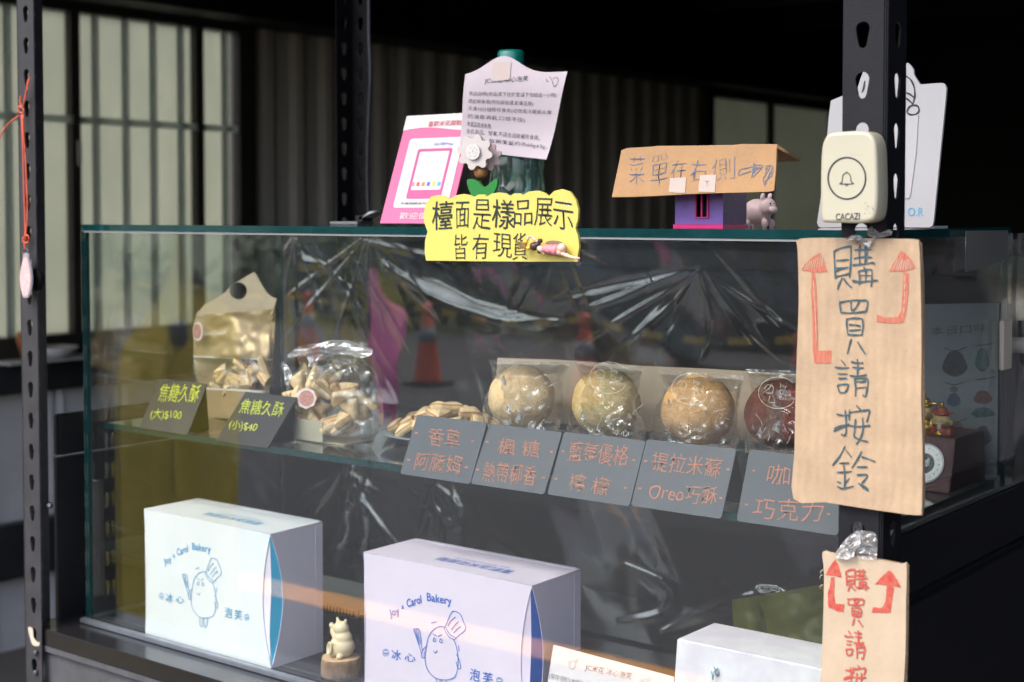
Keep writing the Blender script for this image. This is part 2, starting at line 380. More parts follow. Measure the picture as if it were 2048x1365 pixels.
# banners: draped cloth on a pole
def cloth(name, pts_left, pts_right, m, parent, amp=.04, freq=5, n=26, k=22, th=0):
    vs, fs = [], []
    L = smooth3(pts_left, 6); R_ = smooth3(pts_right, 6)
    def at(Pl, t):
        f = t * (len(Pl) - 1); i = min(int(f), len(Pl) - 2); return Pl[i] * (1 - (f - i)) + Pl[i + 1] * (f - i)
    for i in range(n + 1):
        a, b = at(L, i / n), at(R_, i / n)
        for j in range(k + 1):
            p = a * (1 - j / k) + b * (j / k); p = p.copy()
            p[1] += amp * math.sin(freq * j / k * 3 + 2.5 * i / n + .8 * math.sin(i * .5)) * (.3 + i / n)
            vs.append(p)
    for i in range(n):
        for j in range(k): q = i * (k + 1) + j; fs.append((q, q + 1, q + k + 2, q + k + 1))
    return mesh(name, vs, fs, m, parent, True)
def cloth_mat(name, c):
    m = mat(name, c, .7, var=.6, vscale=6); n = m.node_tree; b = n.nodes['Principled BSDF']; t = n.nodes.new('ShaderNodeBsdfTranslucent'); t.inputs[0].default_value = (*c, 1)
    mx = n.nodes.new('ShaderNodeMixShader'); mx.inputs[0].default_value = .5; n.links.new(b.outputs[0], mx.inputs[1]); n.links.new(t.outputs[0], mx.inputs[2]); n.links.new(mx.outputs[0], n.nodes['Material Output'].inputs[0]); return m
YCLOTH = cloth_mat('yellow_cloth', (.46, .38, .04))
PCLOTH = cloth_mat('pink_cloth', (.85, .22, .55))
def mir(x, y, d):      # point whose mirror image in the case front shows at (x, y), d metres deep in the mirrored street
    r = ray(x, y); p = CAMP + r * (d / (r @ Vv)); p = p.copy(); p[1] = 2 * 1.159 - p[1]; return p
yb = thing('street_banner', mir(350, 1500, 4.6), 'tall drooping yellow cloth banner with round grey emblem beside the road', 'banner')
cloth('cloth', [mir(352, 470, 4.6), mir(345, 560, 4.6), mir(285, 640, 4.6), mir(250, 760, 4.6), mir(242, 1000, 4.6), mir(235, 1330, 4.6)],
      [mir(360, 470, 4.6), mir(372, 560, 4.6), mir(430, 590, 4.6), mir(452, 700, 4.6), mir(452, 1000, 4.6), mir(452, 1330, 4.6)], YCLOTH, yb, .05, 3)
tube('pole', [mir(356, 440, 4.68), mir(356, 1560, 4.68)], .012, BLACK, yb, sm=1)
e_ = mir(355, 668, 4.45); lathe('emblem', (0, 0, 0), [(.045, -.003), (.045, .003)], mat('emblem_grey', (.3, .3, .34), .5), None)
em = bpy.data.objects['emblem']; em.parent = yb; em.rotation_euler = (math.pi / 2, 0, 0); em.location = Vector(e_) - yb.location
pb = thing('pink_pennant', mir(800, 900, 9), 'bright pink pointed pennant hanging beside the farthest traffic cones', 'pennant')
cloth('cloth', [mir(741, 535, 8), mir(741, 600, 8), mir(744, 700, 8), mir(765, 780, 8), mir(772, 850, 8)],
      [mir(746, 535, 8), mir(775, 600, 8), mir(822, 640, 8), mir(795, 760, 8), mir(780, 850, 8)], PCLOTH, pb, .05, 2)
tube('pole', [mir(739, 510, 8.05), mir(739, 930, 8.05)], .012, BLACK, pb, sm=1)
# parked dark van
vn = thing('parked_van', (-7.2, -11.2, -.1), 'dark parked van beyond the traffic cones', 'van')
VANP = mat('dark_van_paint', (.02, .022, .025), .3, coat=.6); VANG = mat('van_glass', (.03, .035, .04), .08)
prof = [(-2.4, .35), (-2.45, .8), (-2.3, 1.05), (-1.7, 1.85), (2.2, 1.9), (2.4, 1.6), (2.45, .35)]
bm = bmesh.new(); A = [bm.verts.new((-7.2 + x, -10.4, z - .1)) for x, z in prof]; B = [bm.verts.new((-7.2 + x, -12.1, z - .1)) for x, z in prof]
bm.faces.new(A); bm.faces.new(B[::-1])
for i in range(len(prof)): j = (i + 1) % len(prof); bm.faces.new((A[i], B[i], B[j], A[j]))
bmesh.ops.bevel(bm, geom=bm.edges[:], offset=.07, segments=3, affect='EDGES'); from_bm('body', bm, VANP, vn, True)
for x0, x1 in ((-1.6, -.7), (-.62, .6), (.68, 2.1)): box('side_window', (-7.2 + x0, -10.41, 1.05), (-7.2 + x1, -10.39, 1.6), VANG, vn)
for x in (-1.5, 1.55):
    for y in (-10.42, -12.08):
        o = lathe('wheel', (0, 0, 0), [(.1, -.1), (.33, -.1), (.35, -.06), (.35, .06), (.33, .1), (.2, .1), (.19, .07)], CBLK); o.parent = vn; o.location = (x, y + 11.2, .35); o.rotation_euler = (math.pi / 2, 0, 0)
        h = lathe('hubcap', (0, 0, 0), [(.19, -.02), (.17, .085), (.05, .1)], mat('wheel_silver', (.3, .3, .32), .35, metal=.7)); h.parent = o
# hedge bank behind the road: one mass of leaf clumps
rs = np.random.RandomState(3); vs, fs = [], []
for i in range(9000):
    x = rs.uniform(-34, 12); t_ = rs.rand(); hgt = 1.5 + .9 * math.sin(x * .35) + .5 * math.sin(x * 1.3)
    c = np.array([x, -14.2 - rs.rand() * 1.6, -.1 + t_ * hgt]); s = rs.uniform(.08, .2); q = rs.randn(2, 3); q /= np.linalg.norm(q, axis=1)[:, None]
    b = len(vs); vs += [c - q[0] * s, c + q[1] * s * .6, c + q[0] * s, c - q[1] * s * .6]; fs.append((b, b + 1, b + 2, b + 3))
tag(mesh('hedge_bank', vs, fs, mat('hedge_leaves', (.06, .10, .03), .8, var=.6, vscale=3)), 'dense green hedge along the far side of the road', 'hedge', kind='stuff')
ob = thing('far_house', (-16, -22, -.1), 'plain grey house beyond the hedge across the road', 'house')
box('wall', (-24, -26, -.1), (-8, -20, 4.4), mat('house_grey', (.22, .22, .23), .8, var=.2, vscale=1), ob)
box('roof', (-24.4, -26.4, 4.402), (-7.6, -19.6, 4.7), BLACKD, ob)
for k in range(4): box('window', (-22.5 + k * 3.7, -19.99, 1.6), (-21 + k * 3.7, -19.96, 2.9), VANG, ob)

# ------------------------------------------------------------------ shop building
WX = -4.76
RIBM = mat('corrugated_wall', (.62, .59, .55), .5, var=.2, vscale=3, stretch=(1, 3, .3))
LGREY = mat('pale_panel', (.78, .77, .78), .6, var=.15, vscale=4)
wl = thing('corrugated_wall', (WX, 6, 0), 'dark ribbed metal wall with a row of frosted windows behind the case', 'wall')
def ribbed(name, y0, y1, z0, z1, m, pitch=.18, dep=.016, x=WX, flat=.05):
    vs, fs = [], []; ys = []; y = y0
    while y < y1:
        ys += [(y, 0), (y + flat, 0), (y + flat + .035, dep), (y + pitch - .035 - .02, dep), (y + pitch - .02, 0)]; y += pitch
    ys = [(min(a, y1), b) for a, b in ys] + [(y1, 0)]
    for a, b in ys: vs += [(x + b, a, z0), (x + b, a, z1)]
    for i in range(len(ys) - 1):
        if ys[i + 1][0] > ys[i][0]: fs.append((2 * i, 2 * i + 2, 2 * i + 3, 2 * i + 1))
    vs += [(x - .03, y0, z0), (x - .03, y1, z0), (x - .03, y1, z1), (x - .03, y0, z1)]; q = len(vs) - 4; fs.append((q, q + 3, q + 2, q + 1))
    return mesh(name, vs, fs, m, wl)
# wall pieces round the two windows (window one y 2.3..4.16, window two y 8.13..9.8)
W1 = (2.0, 4.16, 1.165, 2.385); W2 = (8.12, 9.82, 1.5, 2.37)
ribbed('ribbed_sheet', -.6, W1[0] - .05, 1.17, 2.42, RIBM)
ribbed('ribbed_sheet', W1[1] + .09, W2[0] - .06, .0, 2.42, RIBM)
ribbed('ribbed_sheet', W2[0] - .05, 10.3, 0, W2[2] - .09, RIBM)
ribbed('ribbed_sheet', W2[1] + .05, 10.3, W2[2] - .05, 2.42, RIBM)
ribbed('pale_sheet', -.6, W1[1] + .08, .48, .96, LGREY, pitch=.30, dep=.012, flat=.26)
ribbed('pale_sheet', -.6, W1[1] + .08, 0, .28, LGREY, pitch=.30, dep=.012, flat=.26)
DKBEAM = mat('dark_beam', (.035, .04, .045), .5, var=.4, vscale=6)
DBRN = mat('dark_brown_frame', (.035, .030, .026), .55, var=.3, vscale=10)
box('rail_beam', (WX - .03, -.6, .96), (WX + .07, W1[1] + .08, 1.08), DKBEAM, wl, .01)
box('rail_beam', (WX - .03, -.6, .28), (WX + .07, W1[1] + .08, .48), DKBEAM, wl, .01)
box('top_beam', (WX - .03, -.6, 2.42), (WX + .25, 10.3, 3.0), BLACKD, wl)
# translucent frosted panes lit from outside
fm = bpy.data.materials.new('frosted_pane'); fm.use_nodes = True; n_ = fm.node_tree; n_.nodes.clear()
o_ = n_.nodes.new('ShaderNodeOutputMaterial'); tl = n_.nodes.new('ShaderNodeBsdfTranslucent'); df = n_.nodes.new('ShaderNodeBsdfDiffuse'); mx = n_.nodes.new('ShaderNodeMixShader')
no = n_.nodes.new('ShaderNodeTexNoise'); no.inputs['Scale'].default_value = 3; rp = n_.nodes.new('ShaderNodeValToRGB')
rp.color_ramp.elements[0].color = (.37, .385, .33, 1); rp.color_ramp.elements[1].color = (.55, .55, .47, 1); n_.links.new(no.outputs['Fac'], rp.inputs[0])
n_.links.new(rp.outputs[0], tl.inputs[0]); n_.links.new(rp.outputs[0], df.inputs[0])
mx.inputs[0].default_value = .06; n_.links.new(tl.outputs[0], mx.inputs[1]); n_.links.new(df.outputs[0], mx.inputs[2]); n_.links.new(mx.outputs[0], o_.inputs[0])
BARS = bpy.data.materials.new('pane_lit_bars'); BARS.use_nodes = True; n_ = BARS.node_tree; n_.nodes.clear()  # bars let pane light through, standing in for silhouettes behind frosted glass
o_ = n_.nodes.new('ShaderNodeOutputMaterial'); tl = n_.nodes.new('ShaderNodeBsdfTranslucent'); tl.inputs[0].default_value = (.56, .59, .60, 1); n_.links.new(tl.outputs[0], o_.inputs[0])
fm2 = fm.copy(); fm2.name = 'dim_grimy_pane'  # darkened copy to make the second window dimmer; mottling is dirt
for e_, c_ in zip(fm2.node_tree.nodes['Color Ramp'].color_ramp.elements, ((.15, .16, .125, 1), (.24, .24, .21, 1))): e_.color = c_
fm2.node_tree.nodes['Noise Texture'].inputs['Scale'].default_value = 1.6
def window(y0, y1, z0, z1, mull, bars, hbar, w2=False):
    wf = box('window_frame', (WX - .02, y0 - .09, z0 - .09), (WX + .045, y1 + .09, z0), DBRN, wl)
    box('frame_top', (WX - .02, y0 - .09, z1), (WX + .045, y1 + .09, 2.419), DBRN, wf)
    for a, b in ((y0 - .09, y0), (y1, y1 + .09)): box('frame_side', (WX - .02, a, z0), (WX + .045, b, z1), DBRN, wf)
    ed = [y0] + mull + [y1]
    for a, b in zip(ed[:-1], ed[1:]): box('pane', (WX - .012, a + .012, z0), (WX - .006, b - .012, z1), fm2 if w2 else fm, wl)
    for y, w in [(m_, .02) for m_ in mull]: box('mullion', (WX - .02, y - w, z0), (WX + .03, y + w, z1), DBRN, wf)
    for y in bars: box('window_bar', (WX + .000, y - .011, z0), (WX + .022, y + .011, z1), BARS, wl)
    if hbar: box('crossbar', (WX + .024, y0, hbar - .014), (WX + .034, y1, hbar + .014), BARS, wl)
bar_px = [(15, 400), (190, 400), (250, 400), (305, 400), (360, 400), (448, 400)]
by = [hit(x, y, 'x', WX)[1] for x, y in bar_px]
window(*W1, [hit(144, 300, 'x', WX)[1], hit(392, 300, 'x', WX)[1]], by, hit(300, 250, 'x', WX)[2])
window(*W2, [8.93], [], None, True)
hd = box('window_handle', (WX + .045, 3.345, 1.80), (WX + .06, 3.36, 1.9), mat('handle_metal', (.3, .3, .28), .4, metal=.5), wl, .004)
rf = thing('shed_roof', (-1, 5, 3.0), 'dark metal roof over the shop with a fascia along the street', 'roof')
box('roof_sheet', (-4.95, .45, 3.0), (3.5, 10.5, 3.06), BLACKD, rf)
box('fascia', (-4.95, .40, 2.86), (3.5, .447, 3.1), BLACK, rf)
for k in range(9): box('rafter', (-4.5, .6 + k * 1.15, 2.82), (3.4, .7 + k * 1.15, 2.997), BLACKD, rf)
bw = box('back_wall', (-5, 10.3, 0), (3.5, 10.4, 3.0), mat('back_black', (.012, .012, .013), .8, var=.3, vscale=2)); tag(bw, 'black wall closing off the rear of the shop', 'wall')
rw = box('side_wall', (3.4, .2, 0), (3.5, 10.3, 3.0), mat('side_black', (.02, .02, .022), .8)); tag(rw, 'black wall along the right side of the shop', 'wall')
cbn = thing('dark_backdrop', (-1.2, 3.1, 0), 'added tall black cabinet standing behind the worktop at the rear of the shop', 'backdrop')  # added to block the lit wall and window seen through the case
box('body', (-2.95, 2.75, .03), (1.0, 3.4, 1.50), BLACKD, cbn, .01)
box('backdrop_top', (-2.97, 2.73, 1.502), (1.02, 3.42, 1.54), BLACK, cbn, .008)
for x_ in (-1.9, -.4): box('backdrop_handle', (x_, 2.735, 1.1), (x_ + .14, 2.748, 1.13), GREYST, cbn, .003)
# worktop added behind the case to keep the view through it dark
wt = thing('worktop', (-.9, 2.3, 0), 'low black worktop added behind the glass case', 'worktop')
box('top', (-2.7, 1.85, .93), (.6, 2.6, .97), BLACKD, wt, .003)
box('front_panel', (-2.68, 1.87, .02), (.58, 1.9, .93), BLACKD, wt)
for x in (-2.6, .5):
    for y in (1.95, 2.5): box('leg', (x - .02, y - .02, 0), (x + .02, y + .02, .93), BLACKD, wt)

# ------------------------------------------------------------------ steel rack
YR = 1.10; XL, XR_, YB = -1.677, -.482, 1.72
rk = thing('steel_rack', (-1.08, 1.4, 0), 'black slotted-angle steel rack carrying the glass display case', 'rack')
def keyhole(cx, zt, flip=1):
    pts = []; r1, r2, dd = .0060, .0036, .0120
    for k in range(9): a = math.radians(-20 + 220 * k / 8); pts.append((cx + r1 * math.cos(a), zt + r1 * math.sin(a)))
    for k in range(6): a = math.radians(190 + 160 * k / 5); pts.append((cx + r2 * math.cos(a), zt - dd + r2 * math.sin(a)))
    return pts
def post(corner_x, corner_y, sx, sy, z_phase, m, z0=.0, z1=2.2, lab=None):
    """L-section post: one flange along x (direction sx), the other along y (direction sy), keyholes down both"""
    w = .038; t = .002; r = .003
    holder = box('post', (corner_x, corner_y, z0), (corner_x + sx * r, corner_y + sy * r, z1), m, rk, .0012)
    zs = []; z = z_phase
    while z > z0 + .04: z -= .0405
    while z < z1 - .02:
        z += .0405
        if z < z1 - .02: zs.append(z)
    lo, hi = sorted((sx * r, sx * w))
    fr = Frame((corner_x, corner_y + (t if sy > 0 else 0), 0), (1, 0, 0), (0, 0, 1))
    plate('front_flange', fr, [[(lo, z0), (hi, z0), (hi, z1), (lo, z1)]] + [keyhole(sx * .021, q) for q in zs], t, m, holder, off=t)
    lo, hi = sorted((sy * r, sy * w))
    fr = Frame((corner_x - (0 if sx < 0 else -t), corner_y, 0), (0, 1, 0), (0, 0, 1))
    plate('side_flange', fr, [[(lo, z0), (hi, z0), (hi, z1), (lo, z1)]] + [keyhole(sy * .021, q) for q in zs], t, m, holder, off=0)
    return holder
zr = hit(1721, 58, 'y', YR)[2]; zl = hit(57, 20, 'y', YR)[2]
post(XR_, YR, -1, 1, zr, BLACK)
post(XL, YR, 1, 1, zl, GREYST)
post(XL, YB, 1, -1, zl + .01, mat('rear_post_black', (.004, .004, .005), .6, spec=.2))
post(XR_, YB, -1, -1, zr + .01, BLACKD)
ZB, ZS, ZT = 1.079, 1.343, 1.606
box('shelf_board', (XL + .004, YR + .004, ZB - .022), (XR_ - .004, YB - .006, ZB), BOARD, rk, .001)
box('front_beam', (XL + .006, YR + .010, ZB - .085), (XR_ - .006, YR + .013, ZB - .0225), BEAMG, rk, .001)
box('beam_lip', (XL + .006, YR + .005, ZB - .030), (XR_ - .006, YR + .0095, ZB - .0225), BEAMG, rk)
# side panels, right one with a seam
for x0, x1 in ((XL + .003, XL + .013), (XR_ - .014, XR_ - .004)):
    box('side_panel', (x0, YR + .045, ZS - .048 + .003), (x1, YB - .045, ZS + .010), SIDEP, rk, .002)
    box('side_panel', (x0, YR + .045, ZB - .30), (x1, YB - .045, ZS - .048), SIDEP, rk, .001)
box('shelf_panel_beam', (XR_ - .003, YR + .04, ZS - .30), (XR_ + .0, YB - .04, ZS - .052), SIDEP, rk, .001)
bl = lathe('bolt', (0, 0, 0), [(.0042, 0), (.0042, .003), (.002, .004)], mat('zinc', (.6, .6, .62), .25, metal=1), None, 12); bl.parent = rk
p = hit(98, 1011, 'x', XL + .0135); bl.location = Vector(p) - rk.location; bl.rotation_euler = (0, math.pi / 2, 0)
for py_ in (1305, 1345):
    q = lathe('bolt', (0, 0, 0), [(.0035, 0), (.0035, .003), (.002, .004)], BEAMG, None, 12); q.parent = rk
    p = hit(74, py_, 'y', YR); q.location = Vector(p) - rk.location + Vector((0, -.0005, 0)); q.rotation_euler = (math.pi / 2, 0, 0)
fr = yframe(YR)
plate('sticker_remnant', fr, [smooth_loop(pxs(fr, [(57, 1255), (66, 1258), (68, 1275), (76, 1285), (80, 1284), (78, 1292), (66, 1290), (60, 1272)]), 3)], .0003, mat('torn_tape', (.45, .42, .34), .6), rk, off=.0006)
# black cable on the rear left post
cb = tube('power_cable', [hit(738, y, 'y', 1.68) + np.array([dx, 0, 0]) for y, dx in ((-40, 0), (60, .0), (150, .003), (200, .001), (300, -.003), (380, -.003), (450, 0))], .003, mat('cable_black', (.02, .022, .03), .3), base=hit(738, 430, 'y', 1.68))
tag(cb, 'thin black power cable running down beside the rear left post', 'cable')
# dark round knob hanging behind the tag
kn = lathe('dark_knob', (0, 0, 0), [(.012, 0), (.0145, .003), (.0135, .007), (.006, .009)], mat('knob_black', (.003, .003, .003), .7, spec=.1), None, 24)
kn.location = Vector(hit(78, 560, 'y', YR - .001)); kn.rotation_euler = (math.pi / 2, 0, 0); tag(kn, 'round black magnet stuck on the left post beside the pink tag', 'magnet')

# ------------------------------------------------------------------ glass case
YC, YCB, XCL, XCR = 1.159, 1.507, -1.622, -.526
GT = .005
gc = thing('glass_case', (-1.08, 1.33, ZB), 'long clear glass display case with green edges holding pastries', 'display case')
def pane(name, a, b, thin, e=GEDGE): return box(name, a, b, GLASS, gc, edge_mat=e, thin=thin)
pane('front_pane', (XCL, YC, ZB + .003), (XCR, YC + GT, ZT - .0085), 'y', GEDGEL)
pane('side_pane', (XCL, YC + GT + .001, ZB + .003), (XCL + GT, YCB, ZT - .0085), 'x')
pane('side_pane', (XCR - GT, YC + GT + .001, ZB + .003), (XCR, YCB, ZT - .0085), 'x')
pane('top_pane', (XCL - .002, YC - .002, ZT - .008), (XCR + .002, YCB + .004, ZT), 'z')
pane('glass_shelf', (XCL + GT + .002, YC + .024, ZS - .008), (XCR - GT - .002, YCB - .01, ZS), 'z')
SEAL = mat('silicone_seam', (.22, .24, .25), .3)
box('seam', (XCL + .003, YC - .0012, ZT - .0105), (XCR - .003, YC - .0002, ZT - .0085), SEAL, gc)
box('corner_edge', (XCL - .0015, YC - .001, ZB + .003), (XCL + .0005, YC + .006, ZT - .009), GEDGE, gc)
box('corner_edge', (XCL + .0045, YC - .0008, ZB + .003), (XCL + .0065, YC - .0002, ZT - .0107), GEDGE, gc)
for x in (XCL, XCR - .004): box('rear_edge', (x, YCB + .0005, ZB + .003), (x + .004, YCB + .002, ZT - .009), GEDGEL, gc)
box('base_rail', (XCL - .004, YC - .010, ZB + .0005), (XCR + .004, YC - .001, ZB + .0065), ALU, gc, .001)
box('base_rail', (XCL - .004, YC - .001, ZB + .0005), (XCL - .0005, YCB, ZB + .0065), ALU, gc, .001)
for x in (XCL + .006, XCR - .026): box('shelf_clip', (x, YC + .1, ZS - .02), (x + .02, YC + .13, ZS - .0082), pane_mat('clip_plastic', (.9, .95, .95), .05, .2, haze=.2), gc, .002)
# hinge bracket and rolled tube at the right rear
hb = thing('hinge_bracket', hit(2008, 740, 'x', XCR + .004), 'beige bracket with a white roller at the right rear edge of the case', 'bracket')
a = hit(2002, 642, 'x', XCR + .003); b = hit(2014, 738, 'x', XCR + .003)
box('plate', (XCR + .001, a[1], b[2]), (XCR + .006, b[1] + .006, a[2]), mat('beige_metal', (.42, .38, .33), .5), hb, .001)
c0 = hit(2012, 690, 'y', 1.535); c1 = c0 + np.array([.026, -.006, .001])
tube('roller', [c0, (c0 + c1) / 2, c1], .0085, mat('darkened_white', (.30, .28, .25), .6), hb, 20, 1)  # white darkened to dim its reflection in the side pane
tube('roller_core', [c1 - np.array([.001, 0, 0]), c1 + np.array([.0008, 0, 0])], .004, BLACKD, hb, 12, 1)

# ------------------------------------------------------------------ cling film behind the case
def ridge_field(A, B, ridges):
    H = np.zeros_like(A)
    for pts, w, h in ridges:
        lowf = .24 if np.mean([p_[1] for p_ in pts]) > 1.34 else .46; h = math.copysign(min(abs(h) * (1 if lowf < .3 else 1.6), lowf * w), h)
        P = np.array(smooth_loop(pts, 4, False)); best = np.full(A.shape, 1e9); tt = np.zeros_like(A); n = len(P) - 1
        for i in range(n):
            dv = P[i + 1] - P[i]; L2 = dv @ dv + 1e-12
            t = np.clip(((A - P[i][0]) * dv[0] + (B - P[i][1]) * dv[1]) / L2, 0, 1)
            dd = np.hypot(A - P[i][0] - t * dv[0], B - P[i][1] - t * dv[1]); m = dd < best
            best = np.where(m, dd, best); tt = np.where(m, (i + t) / n, tt)
        H += h * np.exp(-(best / (w * (.35 + .9 * np.sin(np.pi * np.clip(tt, .02, .98))))) ** 2) * np.sin(np.pi * np.clip(tt, .08, .92)) ** .5
    return H
def film(name, fr, a0, a1, b0, b1, nx, nz, ridges, m, parent, wav=.0012, drop=None, zones=()):
    a = np.linspace(a0, a1, nx); b = np.linspace(b0, b1, nz); A, B = np.meshgrid(a, b)
    H = ridge_field(A, B, ridges)
    H += wav * (np.sin(A * 23 + 3 * np.sin(B * 17)) + .6 * np.sin(B * 31 + 2 * np.sin(A * 19)) + .35 * np.sin(A * 71 + B * 47))
    for (cx_, cz_), rr_, am in zones:
        g = np.exp(-((A - cx_) ** 2 + (B - cz_) ** 2) / rr_ ** 2)
        H += am * g * (np.abs(np.sin(A * 130 + 4 * np.sin(B * 90))) + np.abs(np.sin(B * 110 + A * 60 + 3 * np.sin(A * 120))) * .8)
    vs = [fr.P(A[j, i], B[j, i], H[j, i]) for j in range(nz) for i in range(nx)]
    fs = [(j * nx + i, j * nx + i + 1, (j + 1) * nx + i + 1, (j + 1) * nx + i) for j in range(nz - 1) for i in range(nx - 1) if not (drop and drop(A[j, i], B[j, i]))]
    return mesh(name, vs, fs, m, parent, True)
ff = yframe(YCB + .016)
R1 = [([(770, 530), (850, 585), (940, 625), (1020, 645), (1115, 645)], .0125, .0085),
      ([(720, 480), (800, 500), (900, 520)], .004, .003), ([(590, 470), (600, 520), (650, 530)], .008, .005),
      ([(1130, 630), (1230, 600), (1320, 560), (1400, 530)], .004, .003), ([(1110, 600), (1220, 570), (1395, 535)], .004, -.003),
      ([(1190, 740), (1260, 680), (1330, 620), (1400, 540)], .004, .004), ([(1150, 700), (1240, 640), (1390, 550)], .003, .0025),
      ([(1395, 540), (1420, 640), (1400, 740)], .003, .003), ([(1410, 540), (1480, 640), (1560, 720)], .004, .003),
      ([(1430, 500), (1520, 600), (1600, 700)], .003, .003), ([(1290, 545), (1300, 570), (1297, 585)], .003, .004),
      ([(740, 700), (790, 780), (800, 820)], .003, .003), ([(690, 560), (740, 660), (800, 760)], .003, .002),
      ([(620, 470), (700, 600), (760, 740)], .003, .002), ([(680, 470), (760, 600), (830, 720)], .0025, .002),
      ([(660, 1130), (690, 1060), (700, 960), (740, 920)], .006, .005), ([(560, 1050), (600, 1000), (660, 960)], .005, .005),
      ([(720, 1120), (730, 1040), (720, 960)], .006, .006), ([(800, 960), (850, 1010), (880, 1060)], .003, .003),
      ([(1240, 1240), (1320, 1230), (1345, 1180), (1250, 1130)], .006, .003),
      ([(1325, 1262), (1400, 1230), (1480, 1200), (1550, 1180)], .006, .006), ([(1550, 1180), (1600, 1215), (1660, 1222)], .005, .005),
      ([(860, 1180), (1000, 1230), (1160, 1200)], .006, .003), ([(900, 960), (920, 1040), (905, 1060)], .005, .005)]
rq = random.Random(21)
# folds radiating from the points where the film is tied, and loose hanging creases
for ax_, ay_, a0, a1, nq, l0, l1 in ((1400, 540, 30, 155, 7, 90, 340), (740, 466, 20, 150, 9, 80, 300), (590, 466, 40, 130, 9, 60, 220), (1120, 466, 20, 160, 10, 60, 200), (690, 930, 50, 130, 11, 60, 210), (860, 950, 40, 120, 4, 50, 170), (1500, 1165, 10, 60, 3, 50, 160)):
    for k in range(nq):
        an = math.radians(a0 + (a1 - a0) * (k + rq.random()) / nq); L_ = rq.uniform(l0, l1); st_ = rq.uniform(4, 30); cv = rq.uniform(-.22, .22)
        ps_ = []
        for q in (0, .35, .7, 1):
            an2 = an + cv * q; ps_.append((ax_ + (st_ + L_ * q) * math.cos(an2), ay_ + (st_ + L_ * q) * math.sin(an2)))
        low_ = ay_ > 900; R1.append((ps_, rq.choice((.0024, .0028, .0036, .0060)) * (1.5 if low_ else 1), rq.uniform(.0003, .0013) * (1.8 if low_ else 1)))
R1 += [([(705, 935), (700, 1000), (672, 1060), (655, 1125)], .007, .0035), ([(735, 945), (728, 1010), (718, 1070)], .005, .0025), ([(650, 985), (620, 1010), (580, 1060)], .006, .003),
       ([(850, 960), (868, 1010), (905, 1045), (925, 1000), (918, 960)], .0035, .002), ([(870, 955), (885, 1000), (900, 1020)], .003, .0016)]
R1 = [(pxs(ff, p), w, h) for p, w, h in R1]
fl = thing('cling_film', (-1.08, YCB + .016, ZB), 'wrinkled clear plastic film hung across the open rear of the glass case', 'plastic film')
film('sheet', ff, XCL - .01, XCR + .02, ZB + .004, ZT - .006, 640, 300, R1, FILM, fl)
# film wrapped over the right side pane
fs_ = Frame((XCR + .004, 0, 0), (0, 1, 0), (0, 0, 1))
R2 = [([(1850, 720), (1900, 660), (1950, 610), (1995, 560)], .0022, .001), ([(1860, 735), (1930, 690), (1985, 640), (1995, 590)], .0022, .001),
      ([(1860, 560), (1880, 540), (1920, 510)], .003, .003), ([(1870, 590), (1900, 570), (1960, 560)], .002, .002),
      ([(1960, 850), (1975, 770), (1990, 700)], .003, .003), ([(1905, 545), (1915, 570), (1990, 565)], .002, .003)]
f2 = thing('film_wrap', (XCR + .004, 1.4, ZS), 'clear plastic film wrapped round the right end of the glass case', 'plastic film')
film('sheet', fs_, 1.17, 1.56, ZS - .02, ZT - .012, 90, 70, [(pxs(fs_, p), w, h) for p, w, h in R2], FILM, f2, .0004,
     drop=lambda a, b: a > 1.515 + .03 * math.sin((b - ZS) * 20) and b < ZT - .13)
q0 = pxs(fs_, [(1920, 462), (2004, 461), (2006, 520), (1918, 545)])
plate('patch', fs_, [q0], .0004, pane_mat('frosted_film', (.7, .7, .7), .3, .06, haze=.35, hazecol=(.35, .35, .36)), f2, off=.006)

# ------------------------------------------------------------------ signs on the right post
YS = YR - .006
def card_text(fr, src_s, ox, oy, strokes, w, m, parent, name='lettering', off=.0007, xf=None):
    out = []
    for st in strokes:
        pp = crop(st, ox, oy, src_s) if xf is None else [xf(*p) for p in st]
        out.append(pxs(fr, pp))
    return ribbons(name, fr, out, w, m, parent, off)
G_GOU = [[(412,165),(418,300),(428,465)],[(415,175),(480,140),(592,118)],[(592,115),(588,290),(575,455)],[(435,270),(500,266),(570,260)],[(432,350),(500,350),(568,338)],[(432,380),(480,362),(560,342)],[(425,440),(500,425),(580,405)],[(500,450),(470,510),(450,575)],[(510,455),(550,510),(600,555)],
 [(625,158),(700,157),(805,155)],[(620,250),(700,235),(815,238)],[(685,108),(678,200),(685,305)],[(755,110),(758,200),(745,300)],[(740,120),(742,200),(735,300)],[(605,318),(720,308),(820,293),(835,315)],[(722,335),(748,390),(745,500)],[(668,375),(682,450),(675,530)],[(670,382),(740,370),(808,362)],[(808,362),(812,450),(800,548)],[(680,425),(810,428)],[(600,480),(700,490),(875,478)],[(605,492),(690,497),(760,488)]]
G_MAI = [[(472,690),(478,760),(485,825)],[(475,710),(600,688),(765,690)],[(768,695),(760,760),(745,810)],[(482,815),(600,820),(748,805)],[(590,700),(592,750),(600,800)],[(680,695),(645,760),(605,800)],[(545,880),(548,960),(560,1055)],[(545,885),(620,875),(710,880)],[(710,880),(718,960),(705,1050)],[(570,945),(620,945),(690,958)],[(570,1005),(630,1000),(700,995)],[(560,1045),(630,1052),(715,1050)],[(595,1090),(575,1160),(553,1250)],[(660,1120),(700,1190),(745,1255)]]
